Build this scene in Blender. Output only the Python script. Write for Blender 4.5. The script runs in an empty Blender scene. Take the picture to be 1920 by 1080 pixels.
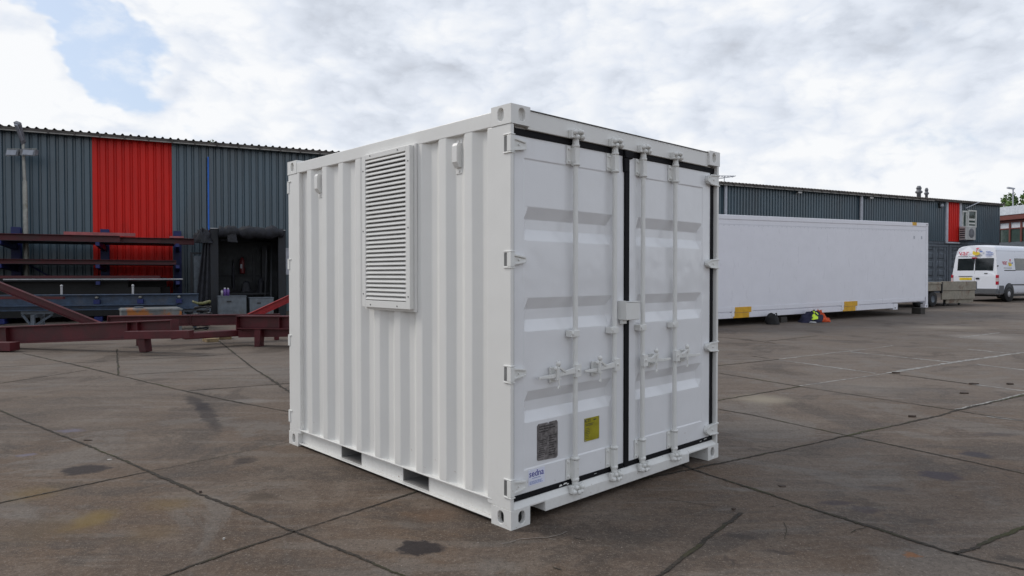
import bpy, bmesh, math, random
from mathutils import Vector, Matrix, noise
random.seed(7)
R = math.radians
scene = bpy.context.scene
COL = scene.collection

# ------------------------------------------------------------------ camera
CZ = 1.5556
FPX = 1276.5
PITCH = -0.01901
cam_d = bpy.data.cameras.new('camera')
cam = bpy.data.objects.new('camera', cam_d)
COL.objects.link(cam)
cam_d.sensor_width = 36.0
cam_d.lens = 36.0 * FPX / 1920.0
cam_d.clip_start = 0.05
cam_d.clip_end = 6000.0
cam.location = (0, 0, CZ)
cam.rotation_euler = (math.pi / 2 + PITCH, 0, 0)
scene.camera = cam
scene.render.resolution_x = 1024
scene.render.resolution_y = 576
scene.view_settings.view_transform = 'Standard'
scene.view_settings.look = 'None'
scene.view_settings.exposure = 0.11
scene.view_settings.gamma = 1.0
scene.render.engine = 'CYCLES'

# measured-survey helpers: direction of a sight line, points on the ground or on a plane
def ray(px, py):
    d = Vector(((px - 960) / FPX, 1.0, -(py - 540) / FPX))
    c, s = math.cos(PITCH), math.sin(PITCH)
    return Vector((d.x, c * d.y - s * d.z, s * d.y + c * d.z))
def at(px, py, Y):
    d = ray(px, py)
    return Vector((0, 0, CZ)) + d * (Y / d.y)
def gh(y):
    if y < 7.5: return 0.0
    if y < 70: return 0.0145 * (y - 7.5)
    return 0.0145 * 62.5
def G(px, py):
    d = ray(px, py); z = 0.0
    for i in range(60):
        t = (z - CZ) / d.z
        P = Vector((0, 0, CZ)) + d * t
        z = gh(P.y)
    return P

# ------------------------------------------------------------------ world: overcast sky with broken cloud
SUN_EL, SUN_AZ = 42.0, 286.0       # azimuth measured clockwise from +Y (camera direction)
sun_dir = Vector((math.sin(R(SUN_AZ)) * math.cos(R(SUN_EL)), math.cos(R(SUN_AZ)) * math.cos(R(SUN_EL)), math.sin(R(SUN_EL))))
world = bpy.data.worlds.new('World'); scene.world = world
world.use_nodes = True
nt = world.node_tree; nt.nodes.clear()
def N(t, **kw):
    n = nt.nodes.new(t)
    for k, v in kw.items(): setattr(n, k, v)
    return n
def Lk(a, b): nt.links.new(a, b)
def math_node(op, a, b=None, c=None, clamp=False):
    n = N('ShaderNodeMath', operation=op, use_clamp=clamp)
    for i, v in enumerate((a, b, c)):
        if v is None: continue
        if isinstance(v, (int, float)): n.inputs[i].default_value = v
        else: Lk(v, n.inputs[i])
    return n.outputs[0]
def vmath(op, a, b=None, scale=None):
    n = N('ShaderNodeVectorMath', operation=op)
    for i, v in enumerate((a, b)):
        if v is None: continue
        if isinstance(v, (tuple, Vector)): n.inputs[i].default_value = tuple(v)
        else: Lk(v, n.inputs[i])
    if scale is not None: n.inputs['Scale'].default_value = scale
    return n.outputs['Value'] if op in ('DOT_PRODUCT', 'LENGTH', 'DISTANCE') else n.outputs[0]
def maprange(v, a, b, c=0.0, d=1.0, smooth=True):
    n = N('ShaderNodeMapRange'); n.interpolation_type = 'SMOOTHSTEP' if smooth else 'LINEAR'
    Lk(v, n.inputs['Value'])
    n.inputs['From Min'].default_value = a; n.inputs['From Max'].default_value = b
    n.inputs['To Min'].default_value = c; n.inputs['To Max'].default_value = d
    return n.outputs['Result']
def noise_node(vec, scale, detail=6, rough=0.55, dist=0.0):
    n = N('ShaderNodeTexNoise'); Lk(vec, n.inputs['Vector'])
    n.inputs['Scale'].default_value = scale; n.inputs['Detail'].default_value = detail
    n.inputs['Roughness'].default_value = rough; n.inputs['Distortion'].default_value = dist
    return n
def mixc(f, a, b):
    n = N('ShaderNodeMix', data_type='RGBA')
    if isinstance(f, (int, float)): n.inputs[0].default_value = f
    else: Lk(f, n.inputs[0])
    for i, v in ((6, a), (7, b)):
        if isinstance(v, tuple): n.inputs[i].default_value = (*v, 1)
        else: Lk(v, n.inputs[i])
    return n.outputs[2]

tc = N('ShaderNodeTexCoord')
dirv = vmath('NORMALIZE', tc.outputs['Generated'])
sep = N('ShaderNodeSeparateXYZ'); Lk(dirv, sep.inputs[0])
# cloud layer coordinates: flattened towards the horizon
den = math_node('ADD', math_node('MAXIMUM', sep.outputs['Z'], 0.0), 0.30)
comb = N('ShaderNodeCombineXYZ')
Lk(math_node('DIVIDE', sep.outputs['X'], den), comb.inputs[0])
Lk(math_node('DIVIDE', sep.outputs['Y'], den), comb.inputs[1])
Lk(math_node('MULTIPLY', sep.outputs['Z'], 1.6), comb.inputs[2])
cl = vmath('ADD', vmath('MULTIPLY', dirv, (1.7, 1.7, 3.4)), vmath('SCALE', comb.outputs[0], scale=0.22))
warp = noise_node(cl, 3.0, 4, 0.6)
wv = vmath('SCALE', vmath('SUBTRACT', warp.outputs['Color'], (0.5, 0.5, 0.5)), scale=0.16)
wdir = vmath('ADD', dirv, wv)
def blob(px, py, wpx, hpx, strength):
    """soft region of the sky round a direction, elliptic, returned as 0..strength"""
    d = ray(px, py).normalized()
    right = d.cross(Vector((0, 0, 1))).normalized(); up = right.cross(d)
    k = d.y / 1.0
    a = vmath('DOT_PRODUCT', wdir, tuple(right)); b = vmath('DOT_PRODUCT', wdir, tuple(up))
    c = vmath('DOT_PRODUCT', wdir, tuple(d))
    wa = wpx / FPX * k; wb = hpx / FPX * k
    q = math_node('ADD', math_node('POWER', math_node('ABSOLUTE', math_node('DIVIDE', a, wa)), 2.0),
                  math_node('POWER', math_node('ABSOLUTE', math_node('DIVIDE', b, wb)), 2.0))
    g = math_node('POWER', 2.718, math_node('MULTIPLY', q, -1.0))
    g = math_node('MULTIPLY', g, math_node('GREATER_THAN', c, 0.2))
    return math_node('MULTIPLY', g, strength)
n1 = noise_node(cl, 1.35, 10, 0.56, 0.15)
n2 = noise_node(vmath('ADD', cl, (3.1, 7.7, 1.3)), 1.7, 6, 0.55, 0.1)
n3 = noise_node(vmath('ADD', cl, (9.1, 2.7, 4.3)), 4.6, 7, 0.60, 0.1)
cover = n1.outputs['Fac']
for b in [(190, 110, 130, 80, -0.30), (290, 240, 160, 55, -0.34), (1050, 120, 90, 50, -0.10), (690, 60, 60, 30, -0.10), (120, 25, 130, 40, -0.22),
          (60, 120, 75, 60, 0.36), (20, 190, 200, 45, 0.25), (200, 215, 200, 40, 0.2),
          (600, 90, 330, 140, 0.22), (1100, 100, 700, 300, 0.14), (1180, 110, 160, 60, -0.12), (1850, 140, 140, 80, 0.04), (1560, 290, 160, 40, -0.07)]:
    cover = math_node('ADD', cover, blob(*b))
cover = math_node('ADD', cover, 0.07)
mask = maprange(cover, 0.43, 0.535, 0.0, 0.97)
wisp = math_node('MULTIPLY', maprange(n3.outputs['Fac'], 0.44, 0.70), 0.6)
mask = math_node('MAXIMUM', mask, wisp)
# cloud tone: bright tops, grey bellies
tone = math_node('ADD', math_node('MULTIPLY', math_node('SUBTRACT', n2.outputs['Fac'], 0.07), 1.05), math_node('MULTIPLY', math_node('SUBTRACT', n3.outputs['Fac'], 0.28), 0.85))
for b in [(760, 70, 260, 85, -0.30), (1460, 80, 260, 60, -0.24), (1560, 190, 190, 60, -0.20), (1220, 215, 220, 45, -0.06), (1820, 20, 160, 40, -0.22), (690, 180, 240, 40, -0.06),
          (60, 110, 90, 60, 0.25), (130, 215, 230, 45, 0.22), (420, 110, 150, 90, 0.12), (1400, 160, 160, 60, 0.1), (1800, 330, 170, 40, 0.16),
          (230, 235, 35, 20, -0.35), (1700, 285, 120, 25, -0.10)]:
    tone = math_node('ADD', tone, blob(*b))
tone = math_node('ADD', math_node('MULTIPLY', math_node('SUBTRACT', tone, 0.5), 0.82), maprange(sep.outputs['Z'], 0.22, 0.75, 0.50, 0.16, False))
wc = vmath('ADD', cl, vmath('SCALE', vmath('SUBTRACT', n3.outputs['Color'], (0.5, 0.5, 0.5)), scale=0.18))
bil = None
for sc_, am_ in ((3.4, 1.3), (7.5, 0.8), (16.0, 0.45)):
    q_ = math_node('MULTIPLY', math_node('ABSOLUTE', math_node('SUBTRACT', noise_node(wc, sc_, 0.0, 0.5).outputs['Fac'], 0.5)), am_)
    bil = q_ if bil is None else math_node('ADD', bil, q_)
tone = math_node('ADD', tone, math_node('MULTIPLY', math_node('SUBTRACT', bil, 0.18), 0.62))
ramp = N('ShaderNodeValToRGB'); Lk(tone, ramp.inputs[0])
cr = ramp.color_ramp
cr.elements[0].position = 0.18; cr.elements[0].color = (0.50, 0.53, 0.59, 1)
cr.elements[1].position = 0.80; cr.elements[1].color = (0.93, 0.94, 0.955, 1)
e = cr.elements.new(0.38); e.color = (0.63, 0.675, 0.755, 1)
e = cr.elements.new(0.56); e.color = (0.755, 0.80, 0.88, 1)
sky = N('ShaderNodeTexSky'); sky.sky_type = 'NISHITA'; sky.sun_disc = False
sky.sun_elevation = R(SUN_EL); sky.sun_rotation = R(SUN_AZ)
sky.air_density = 1.0; sky.dust_density = 2.0
skyw = mixc(0.62, sky.outputs[0], (5.6, 6.7, 8.4))      # thin high haze in the clear gaps
bg1 = N('ShaderNodeBackground'); Lk(skyw, bg1.inputs['Color']); bg1.inputs['Strength'].default_value = 0.11
bg2 = N('ShaderNodeBackground'); Lk(ramp.outputs[0], bg2.inputs['Color']); bg2.inputs['Strength'].default_value = 0.96
mx = N('ShaderNodeMixShader'); Lk(mask, mx.inputs[0]); Lk(bg1.outputs[0], mx.inputs[1]); Lk(bg2.outputs[0], mx.inputs[2])
wo = N('ShaderNodeOutputWorld'); Lk(mx.outputs[0], wo.inputs['Surface'])

sd = bpy.data.lights.new('sun', 'SUN'); sd.energy = 1.35; sd.angle = R(20); sd.color = (1.0, 0.95, 0.88)
sun = bpy.data.objects.new('sun', sd); COL.objects.link(sun)
sun.rotation_euler = (-sun_dir).to_track_quat('-Z', 'Y').to_euler()

# ------------------------------------------------------------------ materials
def newmat(name):
    global nt
    m = bpy.data.materials.new(name); m.use_nodes = True
    nt = m.node_tree
    return m, nt.nodes['Principled BSDF']
def setin(b, k, v):
    if k in b.inputs:
        b.inputs[k].default_value = v
def mat(name, col, rough=0.5, metal=0.0, var=0.12, vscale=6.0, dirt=None, dirt_amt=0.0, dscale=2.5, bump=0.0, bscale=30.0, coat=0.0, spec=0.5, stretch=(1, 1, 1)):
    m, b = newmat(name)
    t = N('ShaderNodeTexCoord')
    v = vmath('MULTIPLY', t.outputs['Object'], stretch)
    n = noise_node(v, vscale, 6, 0.6)
    f = maprange(n.outputs['Fac'], 0.3, 0.7)
    lo = tuple(c * (1 - var) for c in col); hi = tuple(min(1, c * (1 + var)) for c in col)
    c = mixc(f, lo, hi)
    if dirt:
        n2 = noise_node(v, dscale, 9, 0.65, 0.4)
        c = mixc(math_node('MULTIPLY', maprange(n2.outputs['Fac'], 0.5, 0.72), dirt_amt), c, dirt)
    Lk(c, b.inputs['Base Color'])
    rr = maprange(n.outputs['Fac'], 0.25, 0.75, max(0.02, rough - 0.06), min(1, rough + 0.08))
    Lk(rr, b.inputs['Roughness'])
    setin(b, 'Metallic', metal); setin(b, 'Coat Weight', coat); setin(b, 'Coat Roughness', 0.12); setin(b, 'Specular IOR Level', spec)
    if bump:
        n3 = noise_node(v, bscale, 4, 0.6)
        bp = N('ShaderNodeBump'); bp.inputs['Strength'].default_value = 1.0; bp.inputs['Distance'].default_value = bump
        Lk(n3.outputs['Fac'], bp.inputs['Height']); Lk(bp.outputs[0], b.inputs['Normal'])
    return m

M = {}
def white_paint(name, col, rough, wave, wscale, grime):
    m, b = newmat(name)
    t = N('ShaderNodeTexCoord'); v = t.outputs['Object']
    n = noise_node(v, 2.2, 5, 0.6)
    c = mixc(maprange(n.outputs['Fac'], 0.3, 0.7), tuple(x * 0.965 for x in col), col)
    n2 = noise_node(vmath('MULTIPLY', v, (1, 1, 0.25)), 9.0, 8, 0.7, 0.3)
    c = mixc(math_node('MULTIPLY', maprange(n2.outputs['Fac'], 0.55, 0.8), grime), c, (0.45, 0.42, 0.36))
    # splashed dirt near the ground
    s = N('ShaderNodeSeparateXYZ'); Lk(v, s.inputs[0])
    low = maprange(s.outputs['Z'], 0.0, 0.30, 0.16, 0.0)
    n4 = noise_node(v, 28.0, 6, 0.7)
    c = mixc(math_node('MULTIPLY', low, maprange(n4.outputs['Fac'], 0.42, 0.68)), c, (0.42, 0.38, 0.33))
    n7 = noise_node(v, 36.0, 3, 0.6)
    c = mixc(math_node('MULTIPLY', math_node('MULTIPLY', maprange(n7.outputs['Fac'], 0.68, 0.74), maprange(s.outputs['Z'], 0.0, 0.5, 1.0, 0.0)), 0.7), c, (0.22, 0.10, 0.05))
    Lk(c, b.inputs['Base Color'])
    Lk(maprange(n2.outputs['Fac'], 0.3, 0.8, rough - 0.04, rough + 0.12), b.inputs['Roughness'])
    n3 = noise_node(v, wscale, 2, 0.5)
    n5 = noise_node(v, 420.0, 2, 0.5)
    h = math_node('ADD', math_node('MULTIPLY', n3.outputs['Fac'], wave), math_node('MULTIPLY', n5.outputs['Fac'], 0.00012))
    bp = N('ShaderNodeBump'); bp.inputs['Distance'].default_value = 1.0; bp.inputs['Strength'].default_value = 1.0
    Lk(h, bp.inputs['Height']); Lk(bp.outputs[0], b.inputs['Normal'])
    return m
M['white'] = white_paint('white_paint', (0.76, 0.755, 0.73), 0.34, 0.006, 2.0, 0.10)
M['door'] = white_paint('white_door_paint', (0.80, 0.805, 0.82), 0.12, 0.012, 3.2, 0.08)
M['hard'] = white_paint('white_hardware_paint', (0.75, 0.75, 0.725), 0.36, 0.002, 12.0, 0.16)
M['gasket'] = mat('black_rubber', (0.006, 0.006, 0.008), 0.7, spec=0.2, bump=0.002, bscale=60, var=0.3)
M['dark'] = mat('shade_black', (0.012, 0.012, 0.012), 0.9)
M['under'] = mat('underframe_paint', (0.22, 0.215, 0.21), 0.7, dirt=(0.12, 0.09, 0.07), dirt_amt=0.7)
M['edge'] = mat('dark_edge_and_slot_shade', (0.16, 0.16, 0.16), 0.6, var=0.3)  # dark grey for edges and print, also painted shade in slots and holes
M['reefer'] = white_paint('white_reefer_paint', (0.79, 0.79, 0.845), 0.30, 0.012, 1.1, 0.05)
M['plate'] = mat('engraved_steel_plate', (0.25, 0.235, 0.235), 0.4, 0.6, var=0.35, vscale=40, dirt=(0.05, 0.045, 0.04), dirt_amt=0.6, dscale=30)
M['plateink'] = mat('plate_engraving', (0.05, 0.045, 0.045), 0.6)
M['yplate'] = mat('yellow_plate', (0.36, 0.32, 0.015), 0.4, 0.2, var=0.15, vscale=20)
M['sticker'] = mat('sticker_film', (0.74, 0.76, 0.88), 0.35, var=0.03)
M['navyink'] = mat('navy_ink', (0.035, 0.035, 0.30), 0.5)
M['blueink'] = mat('blue_ink', (0.12, 0.2, 0.50), 0.5)
M['redink'] = mat('red_ink', (0.55, 0.06, 0.10), 0.5)
M['yellowink'] = mat('yellow_ink', (0.75, 0.55, 0.03), 0.5)
M['black'] = mat('black_plastic', (0.02, 0.02, 0.022), 0.5)
M['tyre'] = mat('tyre_rubber', (0.018, 0.018, 0.019), 0.8)
M['rim'] = mat('silver_rim', (0.42, 0.42, 0.44), 0.4, 0.7)
M['bumper'] = mat('grey_bumper', (0.10, 0.105, 0.115), 0.6)
M['glass'] = mat('dark_glass', (0.012, 0.016, 0.018), 0.06, spec=0.8)
M['winglass'] = mat('window_glass', (0.05, 0.08, 0.07), 0.08, spec=0.9)
M['vanwhite'] = mat('van_white', (0.76, 0.78, 0.84), 0.32, coat=0.0, var=0.0)
M['taillight'] = mat('red_lens', (0.42, 0.01, 0.03), 0.2)
M['lens'] = mat('clear_lens', (0.6, 0.5, 0.5), 0.2)
M['clad'] = mat('grey_blue_cladding', (0.056, 0.092, 0.118), 0.36, spec=0.75, var=0.16, vscale=0.9, dirt=(0.05, 0.055, 0.06), dirt_amt=0.5, dscale=0.6, stretch=(1, 1, 0.25))
M['cladred'] = mat('red_cladding', (0.62, 0.017, 0.011), 0.5, spec=0.3, var=0.10, vscale=0.9, dirt=(0.30, 0.015, 0.015), dirt_amt=0.4, stretch=(1, 1, 0.25))
M['fibre'] = mat('fibre_cement_roof', (0.075, 0.066, 0.06), 0.85, var=0.35, vscale=3, dirt=(0.16, 0.15, 0.12), dirt_amt=0.6)
M['gutter'] = mat('zinc_gutter', (0.24, 0.23, 0.21), 0.5, var=0.3, vscale=3)
M['pvc'] = mat('grey_pvc', (0.46, 0.48, 0.53), 0.5)
M['bluepipe'] = mat('blue_pipe', (0.01, 0.13, 0.55), 0.4)
M['galv'] = mat('galvanised_steel', (0.33, 0.33, 0.30), 0.5, 0.4, var=0.25, vscale=5, dirt=(0.15, 0.14, 0.07), dirt_amt=0.6)
M['lampgrey'] = mat('lamp_housing', (0.16, 0.165, 0.18), 0.45, var=0.3)
M['lampglass'] = mat('lamp_glass', (0.30, 0.32, 0.36), 0.15)
M['redox'] = mat('red_oxide_primer', (0.072, 0.006, 0.010), 0.5, var=0.3, vscale=3, dirt=(0.045, 0.010, 0.008), dirt_amt=0.6, bump=0.001)
M['redpink'] = mat('faded_red_primer', (0.32, 0.09, 0.09), 0.55, var=0.2)
M['rackblue'] = mat('rack_blue', (0.004, 0.012, 0.10), 0.5, var=0.2)
M['steelblue'] = mat('blue_grey_steel', (0.038, 0.066, 0.115), 0.5, var=0.3, dirt=(0.12, 0.10, 0.08), dirt_amt=0.35)
M['steelgrey'] = mat('grey_steel', (0.10, 0.12, 0.145), 0.5, var=0.3)
M['palesteel'] = mat('pale_steel_tube', (0.40, 0.40, 0.41), 0.4, 0.3)
M['booth'] = mat('dark_booth_steel', (0.010, 0.012, 0.017), 0.6, var=0.4)
M['boothback'] = mat('booth_back_panel', (0.035, 0.039, 0.043), 0.7, var=0.5, vscale=3)
M['tarp'] = mat('black_tarpaulin', (0.015, 0.016, 0.022), 0.7, var=0.5, bump=0.02, bscale=8)
M['cabinet'] = mat('grey_cabinet', (0.115, 0.135, 0.155), 0.5, var=0.2, dirt=(0.12, 0.10, 0.07), dirt_amt=0.6)
M['rusty'] = mat('rusty_white_tank', (0.42, 0.43, 0.42), 0.6, var=0.15, dirt=(0.50, 0.16, 0.02), dirt_amt=1.0, dscale=2.6)
def tankmat():
    m, b = newmat('rusty_tank')
    t = N('ShaderNodeTexCoord'); v = t.outputs['Object']
    n = noise_node(v, 9.0, 8, 0.7); n2 = noise_node(v, 3.0, 6, 0.6)
    c = mixc(maprange(n2.outputs['Fac'], 0.35, 0.65), (0.11, 0.12, 0.12), (0.18, 0.19, 0.19))
    dv = vmath('ADD', v, vmath('SCALE', vmath('SUBTRACT', n.outputs['Color'], (0.5, 0.5, 0.5)), scale=0.45))
    for (x, z, r) in ((0.42, 0.30, 0.30), (0.95, 0.25, 0.26), (0.2, 0.5, 0.12), (1.3, 0.42, 0.12)):
        L_ = vmath('LENGTH', vmath('MULTIPLY', vmath('SUBTRACT', dv, (x, 0.0, z)), (1, 0.0, 0.8)))
        c = mixc(math_node('MULTIPLY', maprange(L_, r, r * 0.55), 0.9), c, (0.36, 0.12, 0.012))
    c = mixc(math_node('MULTIPLY', maprange(n.outputs['Fac'], 0.56, 0.7), 0.6), c, (0.07, 0.03, 0.015))
    Lk(c, b.inputs['Base Color']); setin(b, 'Roughness', 0.65)
    return m
M['rusty'] = tankmat()
M['trailer'] = mat('beige_trailer_board', (0.27, 0.245, 0.195), 0.65, var=0.15, dirt=(0.12, 0.045, 0.02), dirt_amt=0.9, dscale=2.4)
M['greycont'] = mat('dark_grey_container', (0.115, 0.135, 0.16), 0.55, var=0.2, dirt=(0.06, 0.06, 0.065), dirt_amt=0.4)
M['wood'] = mat('timber', (0.26, 0.19, 0.10), 0.8, var=0.3, vscale=8)
M['darkwood'] = mat('dark_timber', (0.05, 0.045, 0.04), 0.85)
M['yellow'] = mat('yellow_paint', (0.66, 0.36, 0.012), 0.45, var=0.12)
M['hivis'] = mat('hi_vis_yellow', (0.62, 0.85, 0.05), 0.7)
M['orange'] = mat('orange_cloth', (0.62, 0.085, 0.02), 0.8, var=0.35, vscale=12, dirt=(0.12, 0.01, 0.01), dirt_amt=0.8, dscale=6)
M['navy'] = mat('navy_cloth', (0.018, 0.018, 0.045), 0.85)
M['blackcloth'] = mat('black_cloth', (0.012, 0.012, 0.013), 0.8)
M['brownframe'] = mat('red_brown_timber_frame', (0.16, 0.045, 0.035), 0.55)
M['fascia'] = mat('white_fascia', (0.62, 0.66, 0.72), 0.5)
M['upvc'] = mat('white_window_frame', (0.62, 0.63, 0.60), 0.45)
M['acwhite'] = mat('off_white_casing', (0.46, 0.46, 0.45), 0.5)
M['purple'] = mat('purple_can', (0.14, 0.07, 0.28), 0.4)
M['extred'] = mat('extinguisher_red', (0.10, 0.006, 0.010), 0.45)
M['bark'] = mat('bark', (0.09, 0.07, 0.05), 0.9)
def leafmat():
    m, b = newmat('leaves')
    t = N('ShaderNodeTexCoord')
    n = noise_node(t.outputs['Object'], 0.7, 5, 0.6)
    n2 = N('ShaderNodeObjectInfo')
    g = N('ShaderNodeNewGeometry')
    c = mixc(maprange(n.outputs['Fac'], 0.3, 0.7), (0.045, 0.10, 0.02), (0.13, 0.24, 0.04))
    c = mixc(math_node('MULTIPLY', g.outputs['Random Per Island'], 0.5), c, (0.10, 0.16, 0.03))
    Lk(c, b.inputs['Base Color']); setin(b, 'Roughness', 0.6)
    return m
M['leaf'] = leafmat()
M['pale_joint'] = mat('pale_joint_filler', (0.27, 0.26, 0.245), 0.9, var=0.3, vscale=10)
def jointmat():
    m, b = newmat('joint_dirt')
    t = N('ShaderNodeTexCoord'); v = t.outputs['Object']
    n = noise_node(v, 1.1, 5, 0.6); n2 = noise_node(v, 40.0, 5, 0.7)
    c = mixc(maprange(n2.outputs['Fac'], 0.35, 0.65), (0.018, 0.015, 0.012), (0.055, 0.042, 0.03))
    c = mixc(math_node('MULTIPLY', maprange(n.outputs['Fac'], 0.5, 0.62), 0.75), c, (0.05, 0.05, 0.012))
    Lk(c, b.inputs['Base Color']); setin(b, 'Roughness', 0.95)
    bp = N('ShaderNodeBump'); bp.inputs['Distance'].default_value = 0.012; Lk(n2.outputs['Fac'], bp.inputs['Height']); Lk(bp.outputs[0], b.inputs['Normal'])
    return m
M['joint'] = jointmat()

# ------------------------------------------------------------------ mesh helpers
class MB:
    def __init__(s): s.v = []; s.f = []; s.sm = []
    def add(s, vs, fs, smooth=False):
        o = len(s.v); s.v += [tuple(v) for v in vs]; s.f += [tuple(i + o for i in f) for f in fs]; s.sm += [smooth] * len(fs); return s
    def box(s, x0, x1, y0, y1, z0, z1):
        return s.hexa([(x0, y0, z0), (x1, y0, z0), (x1, y1, z0), (x0, y1, z0), (x0, y0, z1), (x1, y0, z1), (x1, y1, z1), (x0, y1, z1)])
    def hexa(s, p):
        return s.add(p, [(0, 3, 2, 1), (4, 5, 6, 7), (0, 1, 5, 4), (1, 2, 6, 5), (2, 3, 7, 6), (3, 0, 4, 7)])
    def prism(s, poly, axis, lo, hi):
        """poly of 2d points in the two other axes (in xyz order)"""
        def P(u, v, w):
            return {'x': (w, u, v), 'y': (u, w, v), 'z': (u, v, w)}[axis]
        n = len(poly)
        vs = [P(u, v, lo) for u, v in poly] + [P(u, v, hi) for u, v in poly]
        fs = [tuple(range(n)), tuple(range(2 * n - 1, n - 1, -1))] + [(i, i + n, (i + 1) % n + n, (i + 1) % n) for i in range(n)]
        return s.add(vs, fs)
    def tube(s, p0, p1, r, n=12, r2=None, cap=True):
        p0, p1 = Vector(p0), Vector(p1); r2 = r if r2 is None else r2
        d = (p1 - p0).normalized(); a = d.orthogonal().normalized(); b = d.cross(a)
        vs = []
        for p, q in ((p0, r), (p1, r2)):
            for i in range(n):
                t = 2 * math.pi * i / n; vs.append(p + (a * math.cos(t) + b * math.sin(t)) * q)
        s.add(vs, [(i, (i + 1) % n, (i + 1) % n + n, i + n) for i in range(n)], True)
        if cap: s.add(vs[:n], [tuple(range(n - 1, -1, -1))]); s.add(vs[n:], [tuple(range(n))])
        return s
    def path(s, pts, r, n=10):
        for a, b in zip(pts[:-1], pts[1:]): s.tube(a, b, r, n)
        return s
    def bar(s, p0, p1, w, h, up=(0, 0, 1)):
        p0, p1 = Vector(p0), Vector(p1); d = (p1 - p0).normalized(); up = Vector(up)
        a = d.cross(up).normalized(); b = a.cross(d).normalized()
        q = []
        for p in (p0, p1):
            for sx, sz in ((-1, -1), (1, -1), (1, 1), (-1, 1)): q.append(p + a * sx * w / 2 + b * sz * h / 2)
        return s.add(q, [(0, 1, 2, 3), (7, 6, 5, 4), (0, 4, 5, 1), (1, 5, 6, 2), (2, 6, 7, 3), (3, 7, 4, 0)])
    def lathe(s, prof, c, axis='z', n=20):
        vs = []
        for r, h in prof:
            for i in range(n):
                t = 2 * math.pi * i / n; u, w = r * math.cos(t), r * math.sin(t)
                p = {'z': (u, w, h), 'y': (u, h, w), 'x': (h, u, w)}[axis]
                vs.append((c[0] + p[0], c[1] + p[1], c[2] + p[2]))
        fs = []
        for k in range(len(prof) - 1):
            for i in range(n): fs.append((k * n + i, k * n + (i + 1) % n, (k + 1) * n + (i + 1) % n, (k + 1) * n + i))
        return s.add(vs, fs, True)
    def sphere(s, c, r, n=10, sc=(1, 1, 1)):
        bm = bmesh.new(); bmesh.ops.create_icosphere(bm, subdivisions=2, radius=r)
        vs = [(c[0] + v.co.x * sc[0], c[1] + v.co.y * sc[1], c[2] + v.co.z * sc[2]) for v in bm.verts]
        bm.verts.index_update(); fs = [tuple(v.index for v in f.verts) for f in bm.faces]; bm.free()
        return s.add(vs, fs, True)
    def xf(s, m, start=0):
        for i in range(start, len(s.v)): s.v[i] = tuple(m @ Vector(s.v[i]))
        return s
    def build(s, name, m, parent=None, bevel=0.0, seg=2, fixn=True, angle=35):
        me = bpy.data.meshes.new(name); me.from_pydata(s.v, [], s.f); me.update()
        if fixn:
            bm = bmesh.new(); bm.from_mesh(me); bmesh.ops.recalc_face_normals(bm, faces=bm.faces); bm.to_mesh(me); bm.free()
        me.polygons.foreach_set('use_smooth', s.sm)
        o = bpy.data.objects.new(name, me); COL.objects.link(o)
        me.materials.append(m)
        if parent is not None: o.parent = parent
        if bevel:
            b = o.modifiers.new('bevel', 'BEVEL'); b.width = bevel; b.segments = seg; b.limit_method = 'ANGLE'; b.angle_limit = R(angle)
        return o
def tag(o, label=None, cat=None, group=None, kind=None):
    if label: o['label'] = label
    if cat: o['category'] = cat
    if group: o['group'] = group
    if kind: o['kind'] = kind
    return o
def thing(name, label, cat, loc=(0, 0, 0), rz=0.0, group=None, ry=0.0):
    o = bpy.data.objects.new(name, None); COL.objects.link(o); o.empty_display_size = 0.1
    o.location = loc; o.rotation_euler = (0, ry, rz)
    return tag(o, label, cat, group)
def text(name, s, size, m, parent, mtx, ext=0.0006, bold=0.0):
    cu = bpy.data.curves.new(name, 'FONT'); cu.body = s; cu.size = size; cu.extrude = ext; cu.offset = bold
    cu.align_x = 'CENTER'; cu.align_y = 'CENTER'; cu.resolution_u = 3
    t = bpy.data.objects.new(name + '_tmp', cu); COL.objects.link(t)
    bpy.context.view_layer.update()
    me = bpy.data.meshes.new_from_object(t.evaluated_get(bpy.context.evaluated_depsgraph_get()))
    bpy.data.objects.remove(t, do_unlink=True); bpy.data.curves.remove(cu)
    me.transform(mtx); me.name = name
    me.materials.clear(); me.materials.append(m)
    o = bpy.data.objects.new(name, me); COL.objects.link(o); o.parent = parent
    return o
def face_mtx(origin, xdir, ydir):
    x = Vector(xdir).normalized(); y = Vector(ydir).normalized(); z = x.cross(y)
    return Matrix(((x.x, y.x, z.x, origin[0]), (x.y, y.y, z.y, origin[1]), (x.z, y.z, z.z, origin[2]), (0, 0, 0, 1)))

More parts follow.
